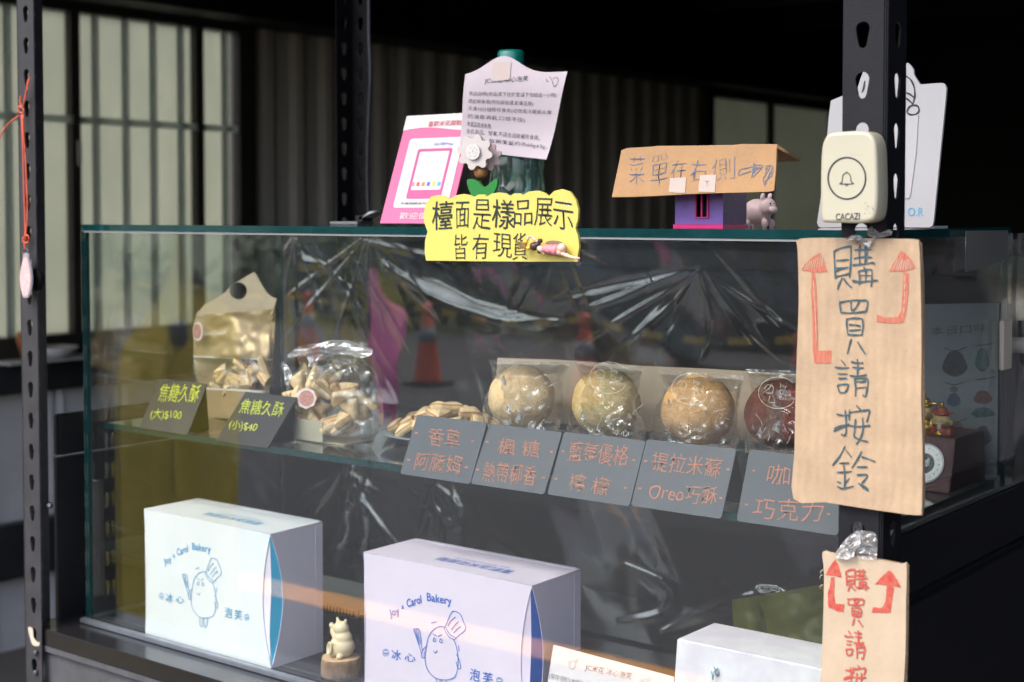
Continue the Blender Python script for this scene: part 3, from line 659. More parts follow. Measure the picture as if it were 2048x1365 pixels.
G_QING = [[(395,42),(435,92)],[(342,105),(400,112),(465,110)],[(368,160),(455,165)],[(372,200),(445,200)],[(365,258),(375,295),(388,320),(430,318),(450,285),(458,255),(410,252),(368,256)],[(480,58),(530,70),(585,68)],[(490,105),(540,112),(590,110)],[(470,178),(540,182),(615,170)],[(535,35),(538,100),(535,180)],[(510,200),(520,280),(518,355)],[(510,207),(560,200),(622,208),(618,290),(602,355),(580,340)],[(522,226),(570,230),(612,220)],[(520,285),(610,275)]]
G_AN = [[(355,505),(410,517),(475,515)],[(430,468),(438,560),(438,660),(420,688),(395,675)],[(330,650),(400,622),(470,590)],[(335,630),(400,605),(450,597)],[(525,430),(568,475)],[(468,465),(465,520),(465,560)],[(470,490),(560,478),(640,468)],[(640,470),(630,520),(615,575)],[(520,545),(512,640),(508,695),(560,725),(625,740)],[(578,535),(582,640),(560,710),(525,765)],[(455,600),(540,612),(645,602)]]
G_LING = [[(430,778),(380,870),(320,945)],[(435,808),(485,875)],[(380,925),(465,922)],[(358,1000),(420,1002),(485,992)],[(418,940),(428,1040),(425,1140)],[(360,1080),(395,1092)],[(468,1050),(430,1100)],[(360,1120),(410,1140),(505,1118)],[(572,820),(530,900),(485,965)],[(570,870),(620,885),(688,912)],[(530,955),(622,957)],[(530,1025),(622,1026),(570,1098)],[(540,1095),(590,1120),(630,1150)],[(555,1108),(600,1140),(628,1162)]]
bs = lambda a, b: .0010 * math.sin(a * 60) + .0012 * math.sin(b * 30 + 1) - .05 * max(0, abs(a - .0) - .05) ** 2
fsg = yframe(YS, bend=None)
sg = thing('cardboard_sign', hit(1715, 1015, 'y', YS), 'tall kraft cardboard sign with blue handwriting and two red arrows taped to the right post', 'sign')
outl = [(1592,480),(1597,484),(1600,478),(1640,476),(1720,477),(1800,478),(1832,480),(1838,490),(1841,560),(1843,700),(1842,800),(1845,900),(1844,1000),(1843,1020),(1839,1031),(1790,1026),(1720,1016),(1650,1005),(1587,998),(1589,900),(1592,760),(1597,620),(1597,560),(1595,500)]
plate('panel', fsg, [pxs(fsg, smooth_loop(outl, 3))], .0032, KRAFT, sg, off=0)
# the layered right and top edges of the corrugated board
eg = [(1843,490),(1846,700),(1847,900),(1847,1028),(1843,1030),(1843,900),(1842,700),(1838,492)]
for k in range(3):
    f_e = yframe(YS + .0036 + k * .0022)
    plate('edge_layer', f_e, [pxs(f_e, [(1840 + k * 1.2, 486), (1845 + k * 1.2, 560), (1848.5, 760), (1848.5, 1000), (1845, 1033), (1835, 1030), (1640, 1004), (1640, 482)])], .0016, [KEDGE, KRAFT, KEDGE][k], sg, off=0)
card_text(fsg, 5.25, 1590, 470, G_GOU + G_MAI, .00135, INK, sg)
card_text(fsg, 4.2656, 1590, 710, G_QING + G_AN + G_LING, .00135, INK, sg)
def arrow(fr, loops, s, ox, oy, m, parent):
    rr = random.Random(5)
    for lp in loops:
        pp = crop(lp, ox, oy, s); big = []
        n = len(pp)
        for i in range(n):
            a, b = np.array(pp[i]), np.array(pp[(i + 1) % n]); L = np.linalg.norm(b - a); k = max(1, int(L / 4))
            for j in range(k): q = a + (b - a) * j / k; big.append((q[0] + rr.uniform(-.6, .6), q[1] + rr.uniform(-.6, .6)))
        plate('arrow', fr, [pxs(fr, big)], .0002, m, parent, off=.0004)
arrow(fsg, [[(65,365),(120,290),(200,225),(262,190),(300,260),(342,390),(200,398)], [(175,400),(210,400),(230,600),(240,1000),(243,1215),(385,1215),(378,1350),(205,1350),(190,1220),(185,900),(168,600)]], 5.25, 1590, 470, RED, sg)
arrow(fsg, [[(990,382),(1040,290),(1112,170),(1165,195),(1230,270),(1270,350),(1140,388)], [(1140,392),(1200,400),(1195,600),(1165,840),(1130,925),(1000,930),(858,915),(862,835),(950,872),(1080,860),(1115,800),(1130,600)]], 5.25, 1590, 470, RED, sg)
gaps = [[(100 + k * 26, 372 - k * 5), (140 + k * 22, 290 - k * 12)] for k in range(8)] + [[(196 + k * 5, 480 + k * 90), (200 + k * 5, 560 + k * 92)] for k in range(7)] \
    + [[(1030 + k * 27, 372), (1080 + k * 18, 250 + (k % 3) * 14)] for k in range(8)] + [[(1160 - k * 3, 430 + k * 80), (1156 - k * 3, 495 + k * 80)] for k in range(5)]
card_text(fsg, 5.25, 1590, 470, gaps, .0007, KRAFT2, sg, 'uninked_gap', .00062)['kind'] = 'stuff'
# tape tuft above the sign
def crumple(name, fr, outline, m, parent, amp=.003, seed=0, base=None, off=.002):
    rr = random.Random(seed); L = pxs(fr, outline); cx_ = sum(p[0] for p in L) / len(L); cy_ = sum(p[1] for p in L) / len(L)
    vs, fs = [fr.P(cx_, cy_, off + amp)], []; n = len(L); rings = 5
    for k in range(1, rings + 1):
        for p in L:
            t = k / rings; j = 0 if k == rings else .12 * (1 - t)
            vs.append(fr.P(cx_ + (p[0] - cx_) * (t + rr.uniform(-j, j)), cy_ + (p[1] - cy_) * (t + rr.uniform(-j, j)), off + rr.uniform(0, amp)))
    for i in range(n): fs.append((0, 1 + i, 1 + (i + 1) % n))
    for k in range(1, rings):
        for i in range(n): a = 1 + (k - 1) * n + i; b = 1 + (k - 1) * n + (i + 1) % n; fs.append((a, a + n, b + n, b))
    return mesh(name, vs, fs, m, parent, False, base)
TAPEW = pane_mat('creased_tape_and_glint', (.8, .82, .85), .1, .3, haze=.5, bump=.6, bscale=120)
crumple('tape', fsg, smooth_loop([(1694,478),(1705,473),(1716,470),(1726,474),(1735,482),(1746,480),(1744,492),(1738,494),(1725,484),(1708,484)], 2), TAPEW, sg, .005, 3, off=.001)
crumple('tape', fsg, smooth_loop([(1735,470),(1745,452),(1755,462),(1765,470),(1785,458),(1790,470),(1760,476),(1745,474)], 2), TAPE, sg, .006, 4, off=.001)
crumple('tape', fsg, smooth_loop([(1738,493),(1745,478),(1752,474),(1746,488)], 2), TAPEW, sg, .002, 5, off=.001)
# second sign
sg2 = thing('cardboard_sign', hit(1725, 1460, 'y', YS), 'narrow kraft cardboard sign with red handwriting lowest on the right post', 'sign')
o2 = [(1645,1105),(1665,1108),(1700,1113),(1760,1122),(1800,1129),(1813,1131),(1812,1200),(1811,1300),(1806,1400),(1804,1500),(1640,1480),(1642,1350),(1646,1250),(1648,1150)]
plate('panel', fsg, [pxs(fsg, smooth_loop(o2, 3))], .0030, KRAFT2, sg2, off=0)
f_e = yframe(YS + .0033)
plate('edge_layer', f_e, [pxs(f_e, [(1646,1103),(1760,1119),(1816,1130),(1815,1300),(1809,1500),(1780,1495),(1780,1135),(1650,1112)])], .0022, KEDGE, sg2, off=0)
def remap(gl, src, dst):
    return [[(dst[0] + (x - src[0]) / (src[2] - src[0]) * (dst[2] - dst[0]), dst[1] + (y - src[1]) / (src[3] - src[1]) * (dst[3] - dst[1]) + (x - src[0]) / (src[2] - src[0]) * 10) for x, y in st] for st in gl]
gl2 = remap(G_GOU, (410,105,875,580), (360,230,590,460)) + remap(G_MAI, (460,680,770,1255), (372,525,540,800)) + remap(G_QING, (340,35,625,360), (342,840,545,1125)) + remap(G_AN, (325,430,645,770), (330,1185,560,1420)) + remap(G_LING, (315,775,690,1165), (330,1480,570,1740))
card_text(fsg, 4.962, 1620, 1090, gl2, .0013, RED2, sg2)
arrow(fsg, [[(155,295),(200,210),(255,145),(290,220),(315,320)], [(212,322),(243,322),(243,500),(250,580),(342,590),(335,668),(280,660),(185,620),(178,500)]], 4.962, 1620, 1090, RED2, sg2)
arrow(fsg, [[(645,388),(720,310),(790,250),(850,320),(905,420)], [(765,404),(835,412),(815,560),(800,675),(615,672),(625,615),(710,628),(752,560)]], 4.962, 1620, 1090, RED2, sg2)
crumple('tape', fsg, smooth_loop([(1672,1112),(1690,1085),(1706,1068),(1724,1060),(1726,1085),(1715,1100),(1712,1116),(1690,1116)], 2), TAPEW, sg2, .005, 8, off=.001)
crumple('tape', fsg, smooth_loop([(1716,1066),(1735,1062),(1752,1066),(1756,1080),(1755,1116),(1735,1118),(1712,1112)], 2), TAPE, sg2, .003, 9, off=.0005)
for k, (x, y) in enumerate(((1646, 1140), (1645, 1170), (1645, 1150))):
    tube('torn_fibre', [hit(x, y, 'y', YS), hit(x - 4, y + 3, 'y', YS - .001), hit(x - 5, y + 8, 'y', YS)], .0004, KRAFT2, sg2, 5)

# ------------------------------------------------------------------ doorbell
YD = YR - .024
fd = yframe(YD)
db = thing('doorbell', hit(1700, 446, 'y', YR - .012), 'cream plastic doorbell button with a bell symbol fixed on the right post', 'doorbell')
# body outline in the front plane
ol = [(1642,440),(1640,400),(1640,350),(1642,300),(1648,278),(1660,266),(1690,263),(1720,262),(1738,266),(1748,280),(1752,300),(1754,350),(1754,400),(1750,432),(1740,443),(1715,447),(1680,446),(1655,446)]
plate('shell', fd, [pxs(fd, smooth_loop(ol, 4))], .0225, CREAM, db, off=0, bev=.0028, smooth=False)
me_ = bpy.data.objects['shell'].data
ring = [fd.px(1694 + 39 * math.cos(t), 357 + 43 * math.sin(t)) for t in np.linspace(0, 2 * math.pi, 60)]
ring2 = [fd.px(1694 + 36 * math.cos(t), 357 + 40 * math.sin(t)) for t in np.linspace(0, 2 * math.pi, 60)]
plate('ring', fd, [ring[:-1], ring2[:-1]], .0003, CHARC, db, off=.0004)
bell = crop([(375,942),(395,925),(402,880),(412,865),(425,858),(430,850),(437,858),(450,866),(460,885),(465,925),(480,940),(375,942)], 1580, 120, 3.791)
ribbons('bell_symbol', fd, [pxs(fd, bell), pxs(fd, crop([(420,945),(430,957),(440,945)], 1580, 120, 3.791))], .0007, CHARC, db, .0004, pressure=0)
text('lettering', fd, 'CACAZI', (1672, 441), (1720, 439.5), (1672, 427.5), CHARC, db, thin=-.012, wob=0, off=.0004)
sp = []
for k in range(14):
    x, y = 1737 + random.gauss(0, 5), 419 + random.gauss(0, 5); r = random.uniform(.3, 1.1)
    sp.append([fd.px(x + r * math.cos(t) * random.uniform(.7, 1.5), y + r * math.sin(t)) for t in np.linspace(0, 5.5, 7)])
for k in range(4):
    x, y = 1705 + k * 6, 311 + random.uniform(-1, 1); sp.append([fd.px(x + .6 * math.cos(t), y + .6 * math.sin(t)) for t in np.linspace(0, 5.5, 6)])
for s_ in sp: plate('dirt_spot', fd, [s_], .0001, mat('dirt', (.12, .09, .05), .9), db, off=.0003)

# ------------------------------------------------------------------ white cut-out card behind the post
fo = Frame(hit(1700, 455, 'y', 1.36), (1, 0, 0), (0, .03, 1))
oc = thing('cutout_card', hit(1760, 455, 'y', 1.36), 'white cut-out card with pointed ears and blue letters standing behind the right post', 'card')
ol = crop([(205,1235),(215,1262),(235,1270),(600,1271),(1060,1271),(1082,1255),(1090,1215),(1130,800),(1180,300),(1186,215),(1172,182),(1150,175),(985,187),(962,150),(940,112),(935,70),(912,38),(890,22),(850,60),(800,110),(700,120),(640,95),(590,60),(560,80),(535,140),(510,220),(470,250),(380,280),(310,310),(295,420),(280,600),(240,1000)], 1580, 120, 3.791)
plate('panel', fo, [pxs(fo, ol)], .003, WHITE, oc, off=0)
ribbons('ear_drawing', fo, [pxs(fo, crop(c, 1580, 120, 3.791)) for c in ([(880,125),(915,150),(940,200),(948,260),(940,310),(925,350)], [(880,250),(910,262),(940,285)], [(880,290),(905,310),(932,335)], [(895,375),(890,400),(920,418),(960,410),(980,385),(970,352),(940,345),(910,355),(893,378)], [(545,250),(560,215),(568,160)])], .0016, CHARC, oc, .0006)
plate('raised_strip', fo, [pxs(fo, crop([(800,440),(975,420),(960,700),(915,1030),(905,1050),(800,1055)], 1580, 120, 3.791))], .0012, mat('soft_white', (.53, .53, .54), .5), oc, off=.0012)
text('lettering', fo, 'O.R', crop([(895,1185)], 1580, 120, 3.791)[0], crop([(1012,1187)], 1580, 120, 3.791)[0], crop([(897,1120)], 1580, 120, 3.791)[0], mat('cyan_print', (.03, .42, .72), .5), oc, thin=.01, wob=0)
box('foot', hit(1640, 455, 'y', 1.365), (hit(1868, 452, 'y', 1.365)[0], 1.40, ZT + .002), WHITE, oc)

# ------------------------------------------------------------------ yellow sign with dancer
YY = YC - .005
fy = yframe(YY)
ys = thing('yellow_sign', hit(1000, 520, 'y', YY), 'yellow cloud-shaped board with dark handwriting hooked on the front of the case', 'sign')
ol = crop([(500,675),(487,600),(490,500),(512,415),(480,330),(478,250),(500,160),(545,105),(600,92),(660,100),(705,128),(760,95),(830,82),(890,92),(925,110),(965,88),(1010,86),(1040,106),(1085,78),(1150,68),(1210,78),(1245,102),(1280,78),(1330,76),(1360,94),(1410,62),(1490,52),(1550,70),(1590,102),(1640,55),(1710,38),(1780,62),(1830,130),(1855,220),(1850,310),(1828,385),(1850,450),(1862,550),(1850,620),(1850,685),(1400,684),(900,680)], 740, 370, 4.452)
plate('panel', fy, [pxs(fy, ol)], .003, YEL, ys, off=0)
c6 = lambda *p: crop(p, 740, 370, 4.452)
for s_, a, b, c, sd in (('檯', (552,412), (735,400), (560,150), 1), ('面', (765,385), (885,388), (765,150), 2), ('是', (918,400), (1075,400), (925,128), 3), ('樣', (1085,385), (1290,392), (1090,128), 4), ('品', (1285,358), (1445,360), (1285,135), 5), ('展', (1460,365), (1620,370), (1475,115), 6), ('示', (1635,388), (1815,405), (1630,145), 7),
                    ('皆', (755,665), (868,665), (755,440), 8), ('有', (912,662), (1052,665), (918,440), 9), ('現', (1095,640), (1262,650), (1100,430), 10), ('貨', (1270,670), (1400,672), (1275,425), 11)):
    A_, B_, C_ = c6(a, b, c); text('character', fy, s_, A_, B_, C_, INKG, ys, thin=-.002 if s_ in '檯樣' else .008, wob=.018, seed=sd)
# chipped colour on the top right lobe
CHIP = mat('chipped_white', (.8, .78, .62), .6)
for k in range(34):
    x, y = 1745 + random.gauss(0, 45), 165 + random.gauss(0, 40); r = random.uniform(2, 7)
    plate('paint_chip', fy, [pxs(fy, crop([(x + r * math.cos(t) * random.uniform(.5, 1.6), y + r * math.sin(t) * random.uniform(.5, 1.5)) for t in np.linspace(0, 5.4, 6)], 740, 370, 4.452))], .0001, CHIP, ys, off=.0003)
SKIN = mat('doll_skin', (.72, .48, .36), .45, coat=.2); PINKD = mat('doll_pink', (.72, .25, .28), .5, bump=.3, bscale=300); HAIR = mat('doll_brown_hair', (.06, .025, .022), .4)
dn = thing('dancer_figurine', hit(1105, 500, 'y', YY - .01), 'small ballerina figurine in a pink dress glued sideways on the yellow sign', 'figurine')
def D(x, y, dy=.008): return hit(740 + x / 4.452, 370 + y / 4.452, 'y', YY - dy)
sc = .00078 / 4.452 * 2.2
blob('body', [(D(1530, 575), (.0042, .004, .0035), (0, 0, 0)), (D(1500, 560), (.003, .003, .003), (0, 0, 0)), (D(1710, 562), (.0052, .0045, .0046), (0, 0, 0)), (D(1690, 600), (.0045, .004, .0035), (0, 0, 0)),
    (D(1500, 520), (.003, .0018, .0018), (0, .6, 0)), (D(1465, 485), (.004, .0015, .0015), (0, .5, 0)), (D(1430, 460), (.0035, .0014, .0014), (0, -.1, 0)), (D(1405, 480), (.0016, .0014, .0025), (0, 0, 0)), (D(1545, 605), (.003, .0018, .0016), (0, .5, 0)), (D(1475, 560), (.003, .002, .002), (0, 0, 0)),
    (D(1720, 615), (.0042, .0026, .0024), (0, .4, 0)), (D(1755, 630), (.0040, .0023, .0021), (0, .4, 0)), (D(1790, 643), (.0036, .0019, .0017), (0, .3, 0)), (D(1830, 652), (.0036, .0017, .0015), (0, .2, 0))], SKIN, dn, .0006)
blob('dress', [(D(1570, 570, .0083), (.0050, .0052, .0043), (0, .1, 0)), (D(1610, 575, .0083), (.0055, .0055, .0048), (0, .1, 0)), (D(1655, 580, .0083), (.0048, .0056, .0055), (0, .1, 0))], PINKD, dn, .0006)
blob('hair', [(D(1465, 548, .009), (.0050, .0048, .0045), (0, 0, 0)), (D(1515, 500, .009), (.0026, .0026, .0026), (0, 0, 0)), (D(1508, 592, .009), (.0024, .0024, .0024), (0, 0, 0)), (D(1495, 530, .0085), (.003, .003, .003), (0, 0, 0))], HAIR, dn, .0005)
blob('slipper', [(D(1850, 655), (.0030, .0016, .0015), (0, 0, 0))], mat('slipper_pink', (.8, .35, .45), .4), dn, .0005)
for cx_, cy_ in ((1385, 508), (1415, 562)): blob('cup', [(D(cx_, cy_), (.0030, .003, .0024), (0, 0, 0))], mat('cup_yellow', (.8, .5, .05), .4), dn, .0005)
fyw = yframe(YY - .0055)
plate('wing', fyw, [pxs(fyw, c6(*smooth_loop([(1560,520),(1600,498),(1670,500),(1715,520),(1690,545),(1600,545)], 3)))], .0006, mat('wing_brown', (.2, .15, .11), .5), dn)
plate('wing', fyw, [pxs(fyw, c6(*smooth_loop([(1560,600),(1600,600),(1660,620),(1690,632),(1640,632),(1580,615)], 3)))], .0006, mat('wing_brown', (.2, .15, .11), .5), dn)
for k in range(7):
    a0 = D(1395, 535 + k * 5); a1 = D(1300 + random.uniform(-15, 25), 505 + k * 12)
    tube('leaf_spray', [a0, (a0 + a1) / 2 + np.array([0, -.001, .001]), a1], lambda t: .0009 * (1 - .6 * t), mat('dry_leaf', (.2, .13, .04), .7), dn, 5, 3)

# ------------------------------------------------------------------ things on top of the case
# pink payment stand
c2 = lambda *p: crop(p, 650, 80, 3.413)
fp = lean((760, 448), (872, 448), (815, 232), 1.225)
ps = thing('payment_stand', hit(815, 449, 'y', 1.235), 'pink and white acrylic payment notice leaning back on the case top', 'sign stand')
BLp, BRp, TRp, TLp = pxs(fp, c2((375,1252), (845,1262), (962,500), (562,522)))
TRp = (TLp[0] + (BRp[0] - BLp[0]), TLp[1]); TLp = (BLp[0], TLp[1]); TRp = (BRp[0], TLp[1])
wP, hP = BRp[0] - BLp[0], TLp[1] - BLp[1]; X0, Z0 = BLp
def PP(u, v): return (X0 + wP * u, Z0 + hP * v)
plate('print', fp, [[PP(0, 0), PP(1, 0), PP(1, 1), PP(0, 1)]], .002, PINK, ps)
plate('header', fp, [[PP(0, 1), PP(0, .86)] + [PP(t, .86 + .02 * math.sin(t * 5)) for t in np.linspace(.05, 1, 12)] + [PP(1, 1)]], .0003, PINKW, ps, off=.0006)
plate('white_area', fp, [rrect(*PP(.14, .14), *PP(.92, .78), .004)], .0003, PINKW, ps, off=.0006)
plate('code_frame', fp, [rrect(*PP(.30, .22), *PP(.80, .68), .003), rrect(*PP(.335, .30), *PP(.765, .655), .002)], .0003, mat('magenta_print', (.45, .06, .22), .4), ps, off=.0010)
for k, cc in enumerate([(.7, .2, .25), (.6, .08, .1), (.7, .2, .05), (.05, .12, .5), (.8, .45, .05), (.05, .35, .7)]):
    a = PP(.33 + k * .075, .335); plate('app_icon', fp, [rrect(a[0], a[1], a[0] + .0046, a[1] + .0050, .0008, 2)], .0003, mat('icon_%s' % 'abcdef'[k], cc, .4), ps, off=.0010)
text('lettering', fp, '喜歡米花甜點', PP(.36, .885), PP(.84, .885), PP(.36, .935), mat('red_print', (.5, .02, .04), .5), ps, px=False, wob=0, off=.0012)
text('lettering', fp, '台灣Pay', PP(.52, .70), PP(.80, .70), PP(.52, .735), PRNAVY, ps, px=False, wob=0, off=.0012)
text('lettering', fp, '歡迎使用', PP(.28, .035), PP(.80, .035), PP(.28, .095), PINKW, ps, px=False, wob=0, off=.0012)
text('lettering', fp, '手機掃碼支付', PP(.24, .165), PP(.62, .165), PP(.24, .19), CHARC, ps, px=False, wob=0, off=.0012)
box('foot', fp.P(X0, Z0, 0), fp.P(X0 + wP, Z0, 0) + Vector((0, .05, -.002)), pane_mat('acrylic', (.93, .95, .95), .02, .06), ps)
# green glass bottle
bx, by_ = hit(1034, 350, 'y', 1.285)[0], 1.285
btl = thing('glass_bottle', (bx, by_, ZT), 'pale green fluted glass bottle with a teal cap behind the paper note', 'bottle')
BG = pane_mat('bottle_glass', (.80, .92, .89), .03, .09, haze=.05, hazecol=(.3, .5, .46), power=3)
hB = .0
prof = [(.020, 0), (.0285, .002), (.031, .006), (.031, .045), (.0285, .062), (.031, .07), (.031, .098), (.028, .112), (.018, .135), (.013, .150), (.0125, .170)]
lathe('body', (bx, by_, ZT), prof, BG, btl, 72, mod=lambda a, z: 1 + .035 * math.sin(9 * a + 60 * z) * (z < .11))
lathe('inner_wall', (bx, by_, ZT + .003), [(.015, 0), (.026, .003), (.027, .055), (.0265, .09), (.012, .13)], BG, btl, 48, mod=lambda a, z: 1 + .03 * math.sin(9 * a + 60 * z + 1))
zc = hit(1021, 100, 'y', by_)[2]
xcap = hit(1022, 110, 'y', by_)[0]
lathe('cap', (xcap, by_, zc - .028), [(.0140, 0), (.0150, .002), (.0150, .024), (.0135, .027), (.004, .028)], mat('teal_cap', (.005, .22, .17), .3, coat=.3, var=.3, vscale=60), btl, 40, mod=lambda a, z: 1 + .012 * math.sin(36 * a))
lathe('neck', ((bx + xcap) / 2, by_, ZT + .165), [(.0125, 0), (.0125, max(.01, zc - .028 - ZT - .163))], BG, btl, 32)
# paper note
fnn = Frame(hit(1020, 220, 'y', 1.245), (math.cos(.30), math.sin(.30), 0), (0, 0, 1))
corners = pxs(fnn, c2((905,752), (1487,815), (1648,213), (965,245)))
BLn, BRn, TRn, TLn = map(np.array, corners)
def note_bend(a, b):
    s = (a - BLn[0]) / (BRn[0] - BLn[0]); return -.010 * (1 - math.cos(min(max(s, -.2), 1.3) * math.pi * 1.0 + .2)) * .5 + .004 * math.sin(b * 50)
fnn.bend = note_bend
pn = thing('paper_note', fnn.P(*((BLn + BRn) / 2)), 'creased pale paper note with printed instructions taped to the green bottle', 'paper')
nx, nz = 24, 20; vs, fs = [], []
for j in range(nz + 1):
    for i in range(nx + 1):
        u, v = i / nx, j / nz; p = (BLn * (1 - u) + BRn * u) * (1 - v) + (TLn * (1 - u) + TRn * u) * v
        top = .020 * math.exp(-((u - .36) / .22) ** 2) * v ** 3; vs.append(fnn.P(p[0], p[1] + top, 0))
for j in range(nz):
    for i in range(nx): q = j * (nx + 1) + i; fs.append((q, q + 1, q + nx + 2, q + nx + 1))
mesh('sheet', vs, fs, PAPER, pn, True)
def note_line(s_, u0, u1, v0, v1, m=CHARC, slope=0, par=pn, fr=fnn, th=.0):
    f = lambda u, v: tuple((BLn * (1 - u) + BRn * u) * (1 - v) + (TLn * (1 - u) + TRn * u) * v)
    text('lettering', fr, s_, f(u0, v0), f(u1, v0 + slope), f(u0, v1), m, par, px=False, thin=th, wob=.02, off=.0007)
note_line('JC米花 冰心泡芙', .20, .62, .875, .955, slope=.02)
for k, (s_, u1) in enumerate((('貨品說明(商品請下往於室溫下勿超過一小時)', .95), ('請趁鮮食用(勿包裝碰撞,影響品質)', .72), ('冷凍10分鐘即可食用(切勿反冷藏退冰,鮮', .93), ('奶油會消氣,口感不佳)', .66), ('本蛋品儘速食用。', .33), ('含乳製品、堅果,不適合過敏體質食用。', .86), ('每盒4入,每顆重量約為60g±2g。', .97))):
    v = .72 - k * .098; note_line(s_, .06, u1, v, v + .066, slope=-.02, th=.008)
lp = [(.83,.95),(.86,.91),(.885,.86),(.90,.83),(.92,.85),(.93,.9),(.90,.94),(.87,.92)]
f = lambda u, v: tuple((BLn * (1 - u) + BRn * u) * (1 - v) + (TLn * (1 - u) + TRn * u) * v)
ribbons('doodle', fnn, [[f(*q) for q in lp], [f(.80, .93), f(.815, .89), f(.83, .9)]], .0005, CHARC, pn, .0006)
tp_ = Frame(fnn.O, fnn.u, fnn.v); tp_.bend = note_bend
plate('tape', tp_, [pxs(tp_, c2((1142,150), (1260,150), (1255,270), (1140,285)))], .0002, mat('beige_tape', (.60, .50, .46), .5), pn, off=.0012)
# wooden flower on a spring
flw = thing('wooden_flower', hit(965, 452, 'y', 1.215), 'white wooden flower ornament on a spring with green leaves behind the yellow sign', 'ornament')
def petals(fr, cx, cy_, R0, r, m, off, name='blossom', th=.004, ph=.2, n=8):
    pts = []
    for k in range(n):
        for j in range(7):
            a = ph + 2 * math.pi * (k + (j - 3) / 7.6) / n; rr = R0 + r * math.cos((j - 3) / 3.6 * math.pi / 2) ** .7
            pts.append(fr.px(cx + rr * math.cos(a), cy_ + rr * math.sin(a)))
    return plate(name, fr, [pts], th, m, flw, off=off, bev=.0006)
f_a = Frame(hit(949, 305, 'y', 1.200), (math.cos(.2), math.sin(.2), 0), (0, 0, 1))
petals(f_a, 949, 305, 23, 13.5, mat('white_wood', (.56, .52, .50), .6, var=.06, vscale=60), 0)
f_b = Frame(hit(975, 315, 'y', 1.213), (math.cos(.5), math.sin(.5), 0), (0, 0, 1))
petals(f_b, 975, 314, 18, 11, mat('pale_pink_wood', (.55, .42, .42), .6), 0, 'rear_blossom', ph=.5)
plate('flower_centre', f_a, [[f_a.px(948 + 14 * math.cos(t), 304 + 16 * math.sin(t)) for t in np.linspace(0, 2 * math.pi, 28)[:-1]]], .002, mat('white_centre', (.6, .6, .58), .6), flw, off=.003)
for dx, dy in ((0, 0), (7, 3), (-7, 2), (3, -8), (-4, -8), (4, 9), (-5, 9), (8, -4), (0, -3)):
    plate('seed_dot', f_a, [[f_a.px(948 + dx + 1.3 * math.cos(t), 304 + dy + 1.3 * math.sin(t)) for t in np.linspace(0, 5.4, 7)]], .0002, mat('dot_grey', (.45, .42, .4), .7), flw, off=.0034)
s0 = hit(962, 345, 'y', 1.212); lathe('wood_knob', s0 - np.array([0, 0, .006]), [(.004, 0), (.007, .003), (.0075, .009), (.004, .012)], mat('brown_wood', (.4, .18, .06), .5), flw, 20)
hel = [(s0[0] + .0015 * math.cos(t), s0[1] + .0015 * math.sin(t), s0[2] - .006 - t * .0009) for t in np.linspace(0, 2 * math.pi * 9, 90)]
tube('spring', hel, .0005, mat('spring_brown', (.12, .05, .04), .5, metal=.4), flw, 5, 1)
f_l = yframe(1.205)
plate('leaf', f_l, [pxs(f_l, c2(*smooth_loop([(1010,1075),(985,1030),(970,985),(972,955),(1000,950),(1040,965),(1085,1005),(1130,975),(1160,950),(1176,955),(1172,1000),(1150,1045),(1120,1080),(1060,1090)], 3)))], .003, mat('leaf_green', (.01, .20, .03), .5), flw, off=0)
tube('stem', [hit(965, 385, 'y', 1.207), hit(965, 430, 'y', 1.207), hit(965, 452, 'y', 1.207)], .002, mat('leaf_green', (0, 0, 0)), flw, 8, 1)
lathe('base', hit(965, 455, 'y', 1.207) * np.array([1, 1, 0]) + np.array([0, 0, ZT]), [(.012, 0), (.012, .004), (.004, .005)], mat('brown_wood', (0, 0, 0)), flw, 20)
# grey metal clip lying on the top
gcp = thing('metal_clip', hit(700, 440, 'y', 1.30), 'flat grey metal clip lying on the case top left of the pink stand', 'clip')
GM = mat('grey_metal', (.20, .22, .23), .35, metal=.6)
a = hit(664, 440, 'y', 1.30); b = hit(720, 440, 'y', 1.30)
box('base_plate', (a[0], 1.295, ZT + .0005), (b[0], 1.325, ZT + .0045), GM, gcp, .001)
fcl = Frame(hit(717, 436, 'y', 1.30), (1, 0, .42), (0, 1, 0))
plate('lever', fcl, [[(0, 0), (.020, .0), (.026, .008), (.026, .02), (0, .022)]], .003, GM, gcp)
box('spring_block', (b[0] - .008, 1.300, ZT + .0048), (b[0] + .004, 1.318, ZT + .012), BLACKD, gcp)
# kraft roof board on a purple house
c3 = lambda *p: crop(p, 1220, 280, 5.689)
fk = Frame(hit(1390, 390, 'y', 1.178), (1, .0, 0), (0, .22, 1))
kb = thing('cardboard_notice', hit(1390, 392, 'y', 1.18), 'folded orange-brown cardboard notice with blue handwriting and arrows like a roof', 'sign')
plate('panel', fk, [pxs(fk, c3((130,120),(190,95),(470,78),(540,70),(1000,66),(1400,58),(1500,48),(1905,50),(1895,110),(1890,300),(1878,450),(1866,578),(1800,590),(1500,600),(1250,605),(1000,612),(800,622),(480,640),(260,648),(22,652),(60,460),(100,270)))], .0028, KRAFTO, kb)
tr_ = fk.P(*fk.px(*c3((1905, 52))[0])); tl_ = fk.P(*fk.px(*c3((135, 112))[0]))
fbk = Frame(tl_, tr_ - tl_, (0, 1, -.25)); Lk = (tr_ - tl_).length
plate('rear_flap', fbk, [[(.0, .001), (Lk, .001), (Lk + .001, .045), (.0, .045)]], .0028, KRAFTO, kb, off=-.0005)
for s_, a, b, c, sd in (('菜', (215,505), (390,488), (225,200), 1), ('單', (465,520), (660,500), (470,185), 2), ('在', (690,468), (865,440), (700,250), 3), ('右', (915,480), (1100,465), (920,235), 4), ('側', (1150,470), (1412,450), (1160,215), 5)):
    A_, B_, C_ = c3(a, b, c); text('character', fk, s_, A_, B_, C_, INKB, kb, thin=.024, wob=.03, seed=sd)
